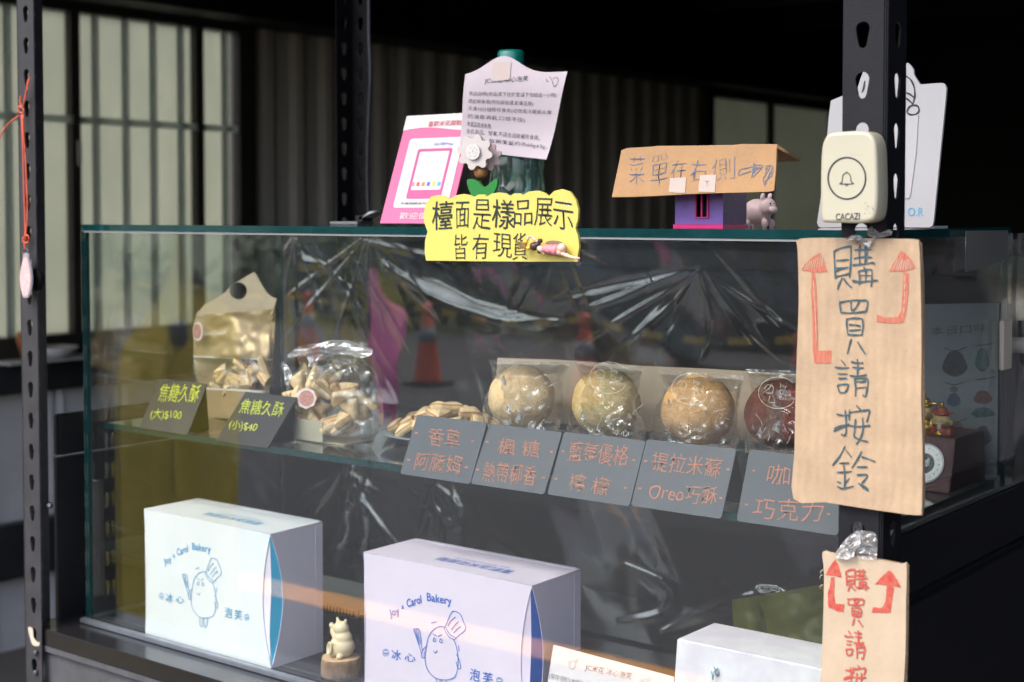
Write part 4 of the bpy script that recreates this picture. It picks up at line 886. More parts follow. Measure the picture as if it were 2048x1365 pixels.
ar = [[(1462,408),(1480,345),(1560,322),(1630,308)],[(1462,408),(1540,380),(1610,358)],[(1640,262),(1625,350),(1612,430)],[(1640,285),(1700,290),(1740,300),(1700,350),(1620,432)]] + [[(1640 + k * 16, 300 + k * 3), (1622 + k * 10, 400 - k * 14)] for k in range(6)] \
   + [[(1775,300),(1770,400),(1745,440),(1762,515),(1795,450),(1845,400),(1848,300),(1775,300)],[(1825,305),(1800,350),(1775,390)],[(1845,320),(1800,420)],[(1780,440),(1765,490)],[(1840,360),(1790,440)],[(1770,350),(1800,310)]]
ribbons('arrow_drawing', fk, [pxs(fk, c3(*s_)) for s_ in ar], .0007, INKB, kb, .0006)
TAPEB = pane_mat('cloudy_tape', (.9, .85, .8), .3, .08, haze=.4, hazecol=(.75, .66, .58))
plate('tape', fk, [pxs(fk, c3((690,442),(872,428),(858,608),(675,600)))], .0002, TAPEB, kb, off=.0009)
plate('tape', fk, [pxs(fk, c3((1030,405),(1212,402),(1196,600),(1012,594)))], .0002, TAPEB, kb, off=.0009)
A_, B_, C_ = c3((1080,545), (1140,540), (1080,475)); text('character', fk, '下', A_, B_, C_, INKB, kb, thin=.02, off=.0011)
ph_ = thing('toy_house_box', hit(1420, 461, 'y', 1.23), 'small purple toy house box with a magenta window under the cardboard notice', 'box')
PUR = mat('purple_print', (.15, .07, .33), .35, coat=.3, var=.3, vscale=90, vcol=(.20, .12, .40)); PURD = mat('dark_purple_print', (.07, .025, .16), .4)
MAG = mat('magenta_plastic', (.55, .01, .16), .35)
xa, xb = hit(1350, 460, 'y', 1.205)[0], hit(1446, 461, 'y', 1.205)[0]; yd = hit(1493, 455, 'x', xb)[1]
fh_ = yframe(1.205)
wx0, wx1 = hit(1391, 430, 'y', 1.205)[0], hit(1418, 430, 'y', 1.205)[0]; zt_, zb_ = ZT + .048, ZT + .011
plate('front_wall', fh_, [[(xa, ZT + .004), (xb, ZT + .004), (xb, zt_ + .004), (xa, zt_ + .004)], [(wx0, zb_), (wx1, zb_), (wx1, zt_), (wx0, zt_)]], .0015, PUR, ph_)
box('side_wall', (xb - .0015, 1.2067, ZT + .004), (xb, yd, zt_ + .004), PURD, ph_)
box('side_wall', (xa, 1.2067, ZT + .004), (xa + .0015, yd, zt_ + .004), PURD, ph_)
box('rear_wall', (xa + .0017, yd - .002, ZT + .004), (xb - .0017, yd, zt_ + .004), PURD, ph_)
box('floor', (xa - .001, 1.203, ZT + .0002), (xb + .001, yd + .001, ZT + .0038), MAG, ph_)
wfr = box('window_frame', (wx0, 1.2035, zb_ - .0012), (wx1, 1.2049, zb_), MAG, ph_)
for a in (wx0, (wx0 + wx1) / 2 - .0008, wx1 - .0016): box('bar', (a, 1.2035, zb_ + .0001), (a + .0016, 1.2049, zt_), MAG, wfr)
box('inner_card', (wx0 - .002, 1.222, zb_), (wx1 + .003, 1.224, zt_), mat('inner_blue', (.03, .05, .12), .5), ph_)
fst = Frame((xb + .0003, 0, 0), (0, 1, 0), (0, 0, 1))
for k in range(5):
    cy0, cz0 = (1.2067 + yd) / 2, ZT + .010 + k * .009; r_ = .0022 if k > 2 else .0012
    plate('star', fst, [[(cy0 + (r_ if j % 2 == 0 else r_ * .45) * math.sin(j * math.pi / 5), cz0 + (r_ if j % 2 == 0 else r_ * .45) * math.cos(j * math.pi / 5)) for j in range(10)]], .0002, mat('star_print', (.35, .35, .6), .4), ph_)
# pig figurine
PIG = mat('pale_pink_pig', (.62, .48, .50), .45); pg0 = hit(1522, 452, 'y', 1.30)
pg = thing('pig_figurine', (pg0[0], 1.30, ZT), 'small pale pink pig figurine standing right of the purple house box', 'figurine')
x, z = pg0[0], ZT
blob('body', [((x - .004, 1.30, z + .016), (.015, .013, .013), (0, 0, 0)), ((x + .009, 1.296, z + .021), (.009, .009, .009), (0, 0, 0)), ((x + .018, 1.292, z + .018), (.004, .0045, .004), (0, 0, 0))] + [((x + dx, 1.30 + dy, z + .004), (.0035, .0035, .005), (0, 0, 0)) for dx in (-.011, .008) for dy in (-.007, .007)]
     + [((x + .007, 1.290, z + .031), (.0025, .002, .004), (0, .3, 0)), ((x + .008, 1.303, z + .031), (.0025, .002, .004), (0, .3, 0))], PIG, pg, .0009)
for dy in (-.0035, .0035): blob('eye', [((x + .0165, 1.292 + dy, z + .024), (.001, .001, .001), (0, 0, 0))], CHARC, pg, .0003)

# ------------------------------------------------------------------ string and tag on the left post
st = thing('string_tag', hit(50, 600, 'y', YR - .01), 'orange string with a small pink tag hanging from the left post', 'tag')
STR = mat('orange_string', (.75, .12, .06), .6)
SY = YR - .006
def sp_(pts, dy=0): return [hit(x, y, 'y', SY - dy - .001 * math.sin(i * 1.3)) for i, (x, y) in enumerate(pts)]
for pts, dy in (([(60, 156), (55, 165), (52, 185), (47, 212)], 0), ([(58, 158), (53, 185), (46, 214)], .002), ([(38, 232), (20, 245), (5, 265), (-12, 300)], 0),
                ([(43, 230), (46, 300), (48, 380), (50, 440), (50, 480)], 0), ([(46, 228), (50, 300), (53, 360), (55, 420), (51, 480)], .002), ([(44, 230), (47, 270), (50, 303)], .003), ([(45, 215), (40, 205), (41, 192)], .001),
                ([(45, 216), (37, 214), (38, 224), (46, 226), (47, 218), (40, 212)], .002), ([(50, 478), (46, 476), (46, 482), (52, 486), (58, 482), (56, 472), (50, 472), (48, 480), (50, 500)], .001)):
    tube('string', sp_(pts, dy), .0010, STR, st, 6)
rg = [hit(50 + 6 * math.cos(t), 503 + 6 * math.sin(t), 'y', SY) for t in np.linspace(0, 2 * math.pi, 16)]
tube('ring', rg, .0005, mat('ring_metal', (.2, .16, .12), .3, metal=.8), st, 6, 1)
ft = Frame(hit(51, 550, 'y', SY - .008), (1, -.25, 0), (0, 0, 1))
plate('tag_plate', ft, [smooth_loop(pxs(ft, [(47, 508), (55, 508), (57, 520), (62, 545), (63, 565), (58, 592), (50, 596), (45, 592), (40, 568), (40, 545), (45, 522)]), 4)], .002, mat('tag_rim', (.45, .45, .5), .3, metal=.4), st)
plate('tag_face', ft, [smooth_loop(pxs(ft, [(48, 518), (54, 518), (60, 545), (61, 565), (57, 588), (50, 592), (46, 588), (42, 568), (42, 545)]), 4)], .0004, mat('tag_pink', (.80, .58, .52), .5, var=.5, vscale=260, vcol=(.72, .25, .32)), st, off=.0006)
# small items on the far sill
sl = thing('white_tray', (WX + .12, 3.1, 1.09), 'white shallow tray on the ledge below the left window', 'tray')
box('shelf_foot', (WX + .072, 2.95, 1.082), (WX + .2, 3.33, 1.09), WHITE, sl)
lathe('dish', (WX + .14, 3.17, 1.09), [(.05, 0), (.09, .04), (.085, .042), (.04, .01)], WHITE, sl, 24)
pt = lathe('clay_pot', (WX + .14, 3.07, 1.0905), [(.03, 0), (.045, .06), (.05, .07), (.045, .1), (.02, .11)], mat('clay', (.35, .12, .04), .7), None, 24); tag(pt, 'small orange-brown clay pot at the left edge on the window ledge', 'pot')

# ------------------------------------------------------------------ pastry boxes
YBX = YC + GT + .007
wb_px = dict(TL=(288, 1020), TR=(540, 1072), BR=(543, 1337), rear=(645, 1048))
LOGO = [[(935,585),(905,580),(870,600),(845,640),(832,700),(825,780),(835,840),(865,885),(900,905),(950,905),(985,885),(1000,820),(998,740),(985,680),(972,655)],
 [(925,592),(940,555),(960,500),(975,483),(1005,495),(1020,520),(1025,540),(1038,570),(1035,600),(1010,625),(980,658)],[(925,592),(950,640),(980,658)],[(932,580),(955,625),(985,645)],[(945,578),(960,545),(985,518)],[(962,600),(985,565),(1003,545)],[(975,618),(995,592),(1015,575)],
 [(865,626),(887,640)],[(893,642),(915,628)],[(870,655),(868,668),(876,674),(882,664),(876,652),(870,655)],[(904,660),(902,672),(910,680),(916,670),(910,658),(904,660)],[(870,728),(878,745),(890,728)],
 [(836,700),(812,730),(806,772),(826,776)],[(822,735),(818,772)],[(806,752),(792,700),(768,622),(764,602),(776,598),(792,602),(800,640),(806,700),(810,730)],[(776,602),(795,700)],[(784,602),(800,690)],[(770,610),(790,680)],
 [(990,745),(1008,785),(1014,832),(1000,832),(990,790)],[(886,898),(888,958),(904,965),(906,906)],[(915,906),(918,966),(934,966),(940,906)],[(855,560),(870,556),(885,550)],[(1003,690),(1006,730)]]
BUN = [[(-14,-14),(0,-22),(14,-14),(14,-2),(0,4),(-14,-2),(-14,-14)],[(-14,4),(-12,16),(0,20),(12,16),(14,4),(0,8),(-14,4)],[(-8,-10),(0,-14),(8,-10)]]
def puff_box(base_x, yf, zb, w, h, dep, matf, mats, flap, ink, lab):
    t = thing('pastry_box', (base_x + w / 2, yf + dep / 2, zb), lab, 'box', 'pastry boxes with the chef logo')
    fr = Frame((base_x, yf, zb), (1, 0, 0), (0, 0, 1)); W_ = w; H_ = h
    bow = .0145; N = 16
    right = [(W_ - bow * math.sin(math.pi * k / N) ** .9, H_ * k / N) for k in range(N + 1)]
    left = [(0 + .003 * math.sin(math.pi * k / N), H_ * k / N) for k in range(N, -1, -1)]
    plate('front_panel', fr, [right + left], .0008, matf, t)
    fs2 = Frame((base_x + w, yf, zb), (0, 1, 0), (0, 0, 1)); bow2 = .019
    plate('side_panel', fs2, [[(bow2 * math.sin(math.pi * k / N) + .0004, H_ * k / N) for k in range(N + 1)][::-1] + [(dep, 0), (dep, H_)]], .0008, mats, t)
    fs3 = Frame((base_x, yf, zb), (0, 1, 0), (0, 0, 1))
    plate('side_panel', fs3, [[(.001, 0), (dep, 0), (dep, H_), (.001, H_)]], .0008, mats, t, off=.0008)
    box('rear_panel', (base_x + .001, yf + dep, zb), (base_x + w - .001, yf + dep + .0008, zb + h), matf, t)
    ft2 = Frame((base_x, yf, zb + h), (1, 0, 0), (0, 1, 0))
    plate('top_panel', ft2, [[(0, .0), (W_, .0), (W_, dep), (0, dep)]], .0009, matf, t, off=.001)
    plate('glue_seam', fs2, [[(dep * .86, .001), (dep * .865, .001), (dep * .865, H_ - .001), (dep * .86, H_ - .001)]], .0003, mats, t, off=.0006)
    plate('tuck_flap', ft2, [[(W_ * .03, dep * .93), (W_ * .97, dep * .93), (W_ * .985, dep * .998), (W_ * .015, dep * .998)]], .0006, matf, t, off=.0018)
    # inner flap: blue strip and shaded fold inside the lens-shaped gap
    A = [Vector((base_x + w - .0014, yf + .0012 + bow2 * math.sin(math.pi * k / N), zb + h * k / N)) for k in range(N + 1)]
    mfun = lambda k: (.0022 * math.sin(math.pi * k / N) + .002 * math.sin(2 * math.pi * k / N - 2.6) * math.sin(math.pi * k / N))
    B = [Vector((base_x + w - .002 - .003 * math.sin(math.pi * k / N), yf + .0012 + mfun(k), zb + h * k / N)) for k in range(N + 1)]
    Cc = [Vector((base_x + right[k][0] - .0005, yf + .0012, zb + right[k][1])) for k in range(N + 1)]
    fc = [(i, i + 1, N + 2 + i, N + 1 + i) for i in range(N)]
    mesh('inner_flap', A + B, fc, flap, t, True); mesh('inner_fold', B + Cc, fc, mats, t, True)
    # printed logo, measured on the left box
    sx = lambda x, y: ((150 + x / 3.545), (980 + y / 3.545))
    r0 = Frame((hit(288, 1020, 'y', YBX)[0], YBX, ZB + .0005), (1, 0, 0), (0, 0, 1))
    def L(p): return r0.px(*sx(*p))
    ribbons('chef_logo', fr, [[L(p) for p in s_] for s_ in LOGO], .0009, ink, t, .0006, pressure=.1)
    for cx_, cy_ in ((614, 752), (1220, 903)): ribbons('bun_symbol', fr, [[L((cx_ + a, cy_ + b)) for a, b in s_] for s_ in BUN], .0006, ink, t, .0006, pressure=.1)
    for s_, a, b, c in (('Joy', (640,545), (692,522), (626,487)), ('&', (697,482), (712,476), (695,460)), ('Carol', (728,470), (806,438), (721,420)), ('Bakery', (834,440), (966,462), (831,374)), ('冰', (645,795), (697,800), (645,730)), ('心', (715,800), (775,806), (716,750)), ('泡', (1062,905), (1115,912), (1066,830)), ('芙', (1130,918), (1186,925), (1132,848))):
        text('lettering', fr, s_, L(a), L(b), L(c), ink, t, thin=-.008 if ord(s_[0]) > 255 else -.016, px=False, wob=.008)
    fr2 = Frame((base_x, yf, zb + h + .001), (-1, 0, 0), (0, -1, 0))
    text('lettering', fr2, '喜凱洛米花甜點', (-W_ * .80, -dep * .42), (-W_ * .36, -dep * .42), (-W_ * .80, -dep * .24), ink, t, px=False, off=.0003)
    text('lettering', fr2, 'Joy Carol Bakery', (-W_ * .74, -dep * .52), (-W_ * .42, -dep * .52), (-W_ * .74, -dep * .46), ink, t, px=False, off=.0003)
    return t
bx0, bx1 = hit(288, 1020, 'y', YBX)[0], hit(541, 1073, 'y', YBX)[0]; BH = hit(288, 1020, 'y', YBX)[2] - ZB; BD = hit(645, 1048, 'x', bx1)[1] - YBX
puff_box(bx0, YBX, ZB + .0005, bx1 - bx0, BH, BD, WHITEBOX, WBSIDE, CYAN, PRBLUE, 'white pastry box with light blue chef logo on the left of the case floor')
px0, px1 = hit(727, 1105, 'y', YBX)[0], hit(1064, 1172, 'y', YBX)[0]
LILS = mat('lilac_side', (.66, .58, .74), .5)  # side copy of the lilac card, lifted to offset the dim side light
puff_box(px0, YBX, ZB + .0005, px1 - px0, BH, BD, LILACBOX, LILS, BLUE, PRNAVY, 'lilac pastry box with dark blue chef logo in the middle of the case floor')
# ------------------------------------------------------------------ lower floor items
# white gift carton with rope loop
gy = YC + GT + .012
g0 = hit(1345, 1272, 'y', gy); g1 = hit(1343, 1258, 'y', gy)
gx0, gx1 = hit(1343, 1262, 'y', gy)[0], hit(1690, 1333, 'y', gy)[0]; gz = hit(1345, 1276, 'y', gy)[2]
gb = thing('gift_carton', ((gx0 + gx1) / 2, gy + .03, ZB), 'white gift carton with a twisted rope loop at the right of the case floor', 'box')
bm = bmesh.new(); cut = .012; zt2 = gz
pr = [(gx0 - .004, ZB + .0005), (gx1, ZB + .0005), (gx1, zt2), (gx0 + .006, zt2)]
A = [bm.verts.new((x, gy, z)) for x, z in pr]; B = [bm.verts.new((x, gy + .07, z)) for x, z in pr]
bm.faces.new(A); bm.faces.new(B[::-1])
for i in range(4): j = (i + 1) % 4; bm.faces.new((A[i], B[i], B[j], A[j]))
bmesh.ops.bevel(bm, geom=bm.edges[:], offset=.0012, segments=2, affect='EDGES')
from_bm('carton', bm, mat('white_floral_card', (.74, .76, .79), .45, var=.2, vscale=18, vcol=(.58, .53, .64)), gb)
ROPE = mat('rope_white', (.7, .74, .78), .7); ROPEB = mat('rope_blue', (.12, .3, .5), .7)
rb = [hit(1426, 1480, 'y', gy - .004), hit(1422, 1400, 'y', gy - .005), hit(1424, 1350, 'y', gy - .006), hit(1431, 1337, 'y', gy - .004), hit(1434, 1350, 'y', gy - .001)]
rp_ = smooth3(rb, 10)
for m_, ph0 in ((ROPE, 0), (ROPEB, 2.1), (ROPE, 4.2)):
    pts = [p + np.array([.0010 * math.cos(i * .9 + ph0), 0, .0010 * math.sin(i * .9 + ph0)]) for i, p in enumerate(rp_)]
    tube('rope_strand', pts, .0011, m_, gb, 6, 1)
# printed sheet leaning
fl_ = lean((1085, 1430), (1335, 1500), (1107, 1290), YC + GT + .006)
sh = thing('printed_sheet', hit(1210, 1440, 'y', YC + .012), 'pale printed instruction sheet leaning between the lilac box and white carton', 'paper')
q_ = pxs(fl_, [(1085, 1430), (1335, 1500), (1348, 1354), (1107, 1290)])
plate('sheet', fl_, [q_], .0006, mat('warm_paper', (.56, .53, .56), .7), sh)
c9 = lambda *p: crop(p, 1080, 1000, 3.413)
text('lettering', fl_, 'JC米花 冰心泡芙', *c9((305,1170), (620,1235), (318,1120)), CHARC, sh, wob=.02, thin=.01)
text('lettering', fl_, '(保存須知)冰鎮後放置室溫下勿超過', *c9((62,1225), (560,1350), (68,1180)), CHARC, sh, wob=.02, thin=.012)
for dx, dy in ((0, 0), (495, 125)): ribbons('doodle', fl_, [pxs(fl_, c9(*[(x + dx, y + dy) for x, y in s_])) for s_ in ([(205,1110),(200,1140),(220,1158),(240,1140),(240,1110),(225,1098),(205,1110)], [(192,1095),(205,1120)], [(240,1105),(255,1085),(262,1100),(245,1112)])], .0005, mat('pencil_grey', (.3, .3, .32), .7), sh)
# stump and lucky cat
sxp = hit(681, 1300, 'y', 1.205)
tw = lathe('wood_slice', (sxp[0], 1.205, ZB + .0005), [(.0225, 0), (.0235, .004), (.023, .018), (.0222, .022), (.021, .0228), (.004, .023)], [mat('bark', (.16, .09, .05), .85, var=.6, vscale=120, vcol=(.30, .20, .13), stretch=(1, 1, .25), bump=.8, bscale=120)], None, 36, mod=lambda a, z: 1 + .04 * math.sin(3 * a) + .025 * math.sin(11 * a))
tw.data.materials.append(mat('cut_wood', (.55, .38, .22), .7, var=.2, vscale=100))
for p_ in tw.data.polygons:
    if p_.center.z > .0218: p_.material_index = 1
tag(tw, 'round bark-edged wood slice under the cream cat figurine', 'wood slice')
CRE = mat('cream_resin', (.66, .56, .36), .4, sub=.1); x, y, z = sxp[0] + .003, 1.205, ZB + .0235
ct = thing('cat_figurine', (x, y, z), 'cream lucky cat figurine with a raised paw sitting on the wood slice', 'figurine')
blob('body', [((x, y, z + .012), (.0155, .0135, .0135), (0, 0, 0)), ((x, y, z + .022), (.0125, .011, .011), (0, 0, 0)), ((x - .001, y - .001, z + .033), (.0098, .009, .0085), (0, 0, 0)), ((x - .007, y, z + .041), (.0022, .0022, .0045), (0, -.3, 0)), ((x + .005, y, z + .041), (.0022, .0022, .0045), (0, .3, 0)),
    ((x - .0115, y - .004, z + .027), (.003, .003, .007), (0, -.3, 0)), ((x - .0135, y - .004, z + .035), (.0032, .003, .0036), (0, 0, 0)), ((x - .002, y - .011, z + .018), (.006, .003, .003), (0, .4, 0)), ((x - .007, y - .009, z + .003), (.004, .005, .003), (0, 0, 0)), ((x + .006, y - .010, z + .003), (.004, .005, .003), (0, 0, 0))], CRE, ct, .0008, smooth_it=9)
dsk = lathe('coin', (0, 0, 0), [(.0062, 0), (.0066, .001), (.0062, .0022), (.0045, .0022), (.0045, .0016)], CRE, None, 24); dsk.parent = ct; dsk.location = (-.0065, -.0135, .011); dsk.rotation_euler = (1.45, 0, -.3); dsk.scale = (.8, 1.25, 1)
fce = [[(-.004, .0345), (-.003, .0352), (-.0018, .0346)], [(.001, .0346), (.0022, .0352), (.0034, .0345)], [(-.0015, .0305), (-.0006, .0298), (.0003, .0305)]]
fc_ = Frame((x, y - .0098, z), (1, 0, 0), (0, 0, 1)); ribbons('face_lines', fc_, fce, .0004, mat('resin_shadow', (.35, .26, .13), .6), ct, .0003)
# perforated grey tray stack behind the boxes
ty = thing('grey_tray', hit(690, 1200, 'y', 1.40), 'grey tray with a perforated rim lying behind the white box', 'tray')
a = hit(645, 1190, 'y', 1.40)
box('tray_floor', (a[0] - .10, 1.36, ZB + .018), (a[0] + .11, 1.47, ZB + .021), mat('tray_grey', (.25, .27, .28), .4, metal=.3), ty)
box('rim', (a[0] - .10, 1.357, ZB + .012), (a[0] + .11, 1.3595, ZB + .024), mat('tray_grey', (0, 0, 0)), ty)
for k in range(34): box('slot', (a[0] - .098 + k * .006, 1.3562, ZB + .014), (a[0] - .0955 + k * .006, 1.3568, ZB + .022), BLACKD, ty)
for dx in (-.08, .09): box('foot', (a[0] + dx, 1.38, ZB + .0005), (a[0] + dx + .01, 1.45, ZB + .018), WHITE, ty, .002)
# olive plastic bag at rear right
YBAG = mat('olive_plastic', (.20, .20, .02), .4, var=.2, vscale=14, bump=.1, bscale=40)
yb2 = thing('plastic_bag', hit(1550, 1320, 'y', 1.42), 'crumpled olive yellow plastic carrier bag at the rear right of the case floor', 'plastic bag')
def patch(name, L, R_, yfn, m, parent, nr=24, nc=20, amp=.002, seed=0, base=None, fq=.05, ridged=0):
    Ls, Rs = smooth_loop(L, 5, False), smooth_loop(R_, 5, False); vs, fs = [], []
    def at(Q, t):
        f = t * (len(Q) - 1); i = min(int(f), len(Q) - 2); return np.array(Q[i]) * (1 - f + i) + np.array(Q[i + 1]) * (f - i)
    for i in range(nr + 1):
        a, b = at(Ls, i / nr), at(Rs, i / nr)
        for j in range(nc + 1):
            p = a + (b - a) * j / nc; yv = yfn(i / nr, j / nc) + amp * noise.noise(Vector((p[0] * fq, p[1] * fq, seed))) + amp * .4 * noise.noise(Vector((p[0] * fq * 2.6, p[1] * fq * 2.4, seed + 5)))
            if ridged:
                q_r = Vector((p[0] * .022, p[1] * .022, seed * 1.7)); yv -= ridged * (1 - 3.2 * abs(noise.noise(q_r))) * .6 + ridged * .5 * (1 - 3 * abs(noise.noise(q_r * 2.3)))
            vs.append(hit(p[0], p[1], 'y', yv))
    for i in range(nr):
        for j in range(nc): q = i * (nc + 1) + j; fs.append((q, q + 1, q + nc + 2, q + nc + 1))
    return mesh(name, vs, fs, m, parent, True, base)
patch('bag_front', [(1464,1200),(1466,1240),(1472,1290),(1470,1330)], [(1515,1194),(1520,1240),(1530,1290),(1540,1330)], lambda u, v: 1.42 - .01 * math.sin(v * 3.1), YBAG, yb2, amp=.006, fq=.02)
patch('bag_front', [(1515,1194),(1530,1235),(1535,1290),(1540,1330)], [(1680,1180),(1660,1225),(1690,1280),(1700,1360)], lambda u, v: 1.42 - .015 * math.sin(v * 3.1), YBAG, yb2, amp=.010, seed=3, fq=.018)
patch('bag_rear', [(1464,1200),(1470,1330)], [(1700,1160),(1700,1360)], lambda u, v: 1.455 + .01 * v, YBAG, yb2, amp=.008, seed=8, fq=.018)

# ------------------------------------------------------------------ price cards
c4 = lambda *p: crop(p, 150, 700, 4.551); c7 = lambda *p: crop(p, 740, 680, 3.657); c8 = lambda *p: crop(p, 1200, 680, 3.412)
def price_card(cf, TL, TR, BR, BL, lines, m, ink, y, lab, grp, thin, dots=(), foot=True):
    TL, TR, BR, BL = cf(TL, TR, BR, BL); fr = lean(BL, BR, TL, y)
    t = thing('price_card', hit((BL[0] + BR[0]) / 2, (BL[1] + BR[1]) / 2, 'y', y), lab, 'price card', grp)
    q = pxs(fr, [BL, BR, TR, TL]); x0, x1 = min(q[0][0], q[3][0]), (q[1][0] + q[2][0]) / 2; z0, z1 = (q[0][1] + q[1][1]) / 2, (q[2][1] + q[3][1]) / 2
    lp = rrect(x0, z0, x1, z1, .003 if not foot else .0006, 3)
    plate('card', fr, [lp], .0012, m, t)
    for s_, a, b, c, sd in lines:
        A_, B_, C_ = cf(a, b, c); text('lettering', fr, s_, A_, B_, C_, ink, t, thin=thin, wob=.034, seed=sd)
    for d_ in dots:
        X, Y = cf(d_)[0]; plate('dash', fr, [pxs(fr, [(X - 3, Y - 2), (X + 3, Y - 1.5), (X + 3, Y + 2), (X - 3, Y + 1.6)])], .0002, ink, t, off=.0004)
    # rear leg of the easel
    top = fr.P(x1, z1); mid = fr.P(x1, z1 * .5 + z0 * .5)
    fz = max(ZS + .0006, fr.P(x1, z0).z + .0006)
    if foot:
        bm = bmesh.new(); W2 = x1 - x0
        for pts in ([fr.P(x0 + W2 * .3, z1 - .004, -.0014), fr.P(x1 - .001, z1 - .004, -.0014), Vector((fr.P(x1, 0).x - .001, mid.y + .020, fz)), Vector((fr.P(x0 + W2 * .3, 0).x, mid.y + .020, fz))],
                    [Vector((fr.P(x0 + W2 * .3, 0).x, mid.y + .020, fz)), Vector((fr.P(x1, 0).x - .001, mid.y + .020, fz)), Vector((fr.P(x1, 0).x + .004, mid.y - .002, fz)), Vector((fr.P(x0 + W2 * .3, 0).x, mid.y - .002, fz))]):
            bm.faces.new([bm.verts.new(p) for p in pts])
        r_ = bmesh.ops.solidify(bm, geom=bm.faces[:], thickness=.0008)
        from_bm('easel_foot', bm, m, t)
    else:
        pb_ = [fr.P(x0 + .001, z1, -.0013), fr.P(x1 - .001, z1, -.0013), Vector((fr.P(x1, z1).x - .001, top.y + .022, fz)), Vector((fr.P(x0, z1).x + .001, top.y + .022, fz))]
        bm = bmesh.new(); bm.faces.new([bm.verts.new(p) for p in pb_]); bmesh.ops.solidify(bm, geom=bm.faces[:], thickness=.0008); from_bm('rear_leaf', bm, SLATEB, t)
    return t
GB, GS = 'black price cards with lime chalk', 'slate flavour cards along the shelf'
price_card(c4, (765,262), (1222,312), (1000,775), (588,705), [('焦糖久酥', (748,472), (1112,482), (795,312), 1), ('(大)$100', (685,640), (965,652), (702,535), 2)], SLATEB, LIME, YC + .022, 'black price card with lime chalk price one hundred', GB, .002)
price_card(c4, (1555,378), (2003,435), (1762,905), (1285,820), [('焦糖久酥', (1490,580), (1880,615), (1530,448), 3), ('(小)$40', (1395,732), (1645,768), (1422,632), 4)], SLATEB, LIME, YC + .022, 'black price card with lime chalk price forty', GB, .002)
Yc_ = YC + .013
price_card(c7, (345,548), (862,605), (725,1055), (220,980), [('香草', (425,772), (655,800), (440,640), 1), ('阿薩姆', (318,950), (660,988), (345,818), 2)], SLATE, COPPER, Yc_, 'slate card lettered for vanilla and Assam, leftmost of the flavour cards', GS, .006, ((340,682),(752,741),(283,878),(705,933)), False)
price_card(c7, (872,615), (1410,675), (1270,1128), (735,1055), [('楓 糖', (930,835), (1235,866), (950,718), 3), ('熱帶椰香', (820,1035), (1208,1072), (842,890), 4)], SLATE, COPPER, Yc_, 'slate card lettered for maple and tropical coconut', GS, .006, ((858,748),(1328,820),(788,950),(1270,1008)), False)
price_card(c7, (1418,680), (2015,735), (1900,1215), (1295,1135), [('藍莓優格', (1445,888), (1880,930), (1470,740), 5), ('檸 檬', (1450,1102), (1740,1148), (1470,975), 6)], SLATE, COPPER, Yc_, 'slate card lettered for blueberry yoghurt and lemon', GS, .006, ((1413,817),(1932,880),(1362,1018),(1868,1085)), False)
price_card(c8, (318,682), (938,745), (820,1220), (210,1135), [('提拉米蘇', (350,892), (820,945), (370,762), 7), ('Oreo巧酥', (330,1090), (790,1132), (350,968), 8)], SLATE, COPPER, Yc_, 'slate card lettered for tiramisu and chocolate cookie', GS, .006, ((313,828),(875,885),(272,1015),(825,1080)), False)
price_card(c8, (1020,750), (1725,825), (1605,1330), (930,1240), [('咖啡', (1140,985), (1490,1020), (1150,850), 9), ('巧克力', (1040,1218), (1510,1250), (1060,1075), 10)], SLATE, COPPER, Yc_, 'slate card lettered for coffee and chocolate, half behind the cardboard sign', GS, .006, ((1050,893),(1000,1125),(1560,1190)), False)

# ------------------------------------------------------------------ pastries
CK = mat('pastry_cream', (.90, .68, .38), .65, var=.25, vscale=150, bump=.4, bscale=250, sub=.05); CKB = mat('caramel_edge', (.50, .21, .05), .45, var=.4, vscale=150)
def pastry_mesh(seed, L=.021):
    """puffy wedge of pastry: cream faces with thin caramel lines along the cut edges"""
    rr = random.Random(seed); n = 3 if seed % 3 else 4
    ang = [2 * math.pi * k / n + rr.uniform(-.3, .3) for k in range(n)]; pts = [(math.cos(a) * L * rr.uniform(.65, .8), math.sin(a) * L * rr.uniform(.85, 1.05)) for a in ang]
    rd = []
    for i in range(n):
        p0, p1, p2 = np.array(pts[i - 1]), np.array(pts[i]), np.array(pts[(i + 1) % n])
        for t in (-.5, -.3, -.12, 0, .12, .3):
            q = p1 + (p0 - p1) * max(0, -t) + (p2 - p1) * max(0, t)
            if abs(t) < .05: q = q * .93
            rd.append(q)
    N = len(rd); vs = []
    hts = [(-.0062, .50), (-.0055, .80), (-.0040, .94), (-.0012, 1.0), (.0020, 1.0), (.0030, .975), (.0037, .935), (.0054, .72), (.0064, .42)]
    for z, s_ in hts:
        for p in rd: vs.append((p[0] * s_ + rr.uniform(-1, 1) * .0002, p[1] * s_ + rr.uniform(-1, 1) * .0002, z + .0008 * math.sin(p[0] * 160 + seed)))
    vs.append((0, 0, .0068)); vs.append((0, 0, -.0064)); fs, mi = [], []
    for l in range(len(hts) - 1):
        for k in range(N): fs.append((l * N + k, l * N + (k + 1) % N, (l + 1) * N + (k + 1) % N, (l + 1) * N + k)); mi.append(1 if l in (4, 5) else 0)
    T = len(hts) - 1
    for k in range(N): fs.append((T * N + k, T * N + (k + 1) % N, len(vs) - 2)); mi.append(0); fs.append(((k + 1) % N, k, len(vs) - 1)); mi.append(0)
    me = bpy.data.meshes.new('pastry'); me.from_pydata(vs, [], fs); me.polygons.foreach_set('material_index', mi); me.polygons.foreach_set('use_smooth', [True] * len(fs))
    me.materials.append(CK); me.materials.append(CKB); return me
PM = [pastry_mesh(k) for k in range(6)]
def pastry(loc, rot, lab, grp, s=1.0):
    o = bpy.data.objects.new('pastry_triangle', random.choice(PM)); COL.objects.link(o); o.location = loc; o.rotation_euler = rot; o.scale = (s, s, s * .9)
    return tag(o, lab, 'pastry', grp)
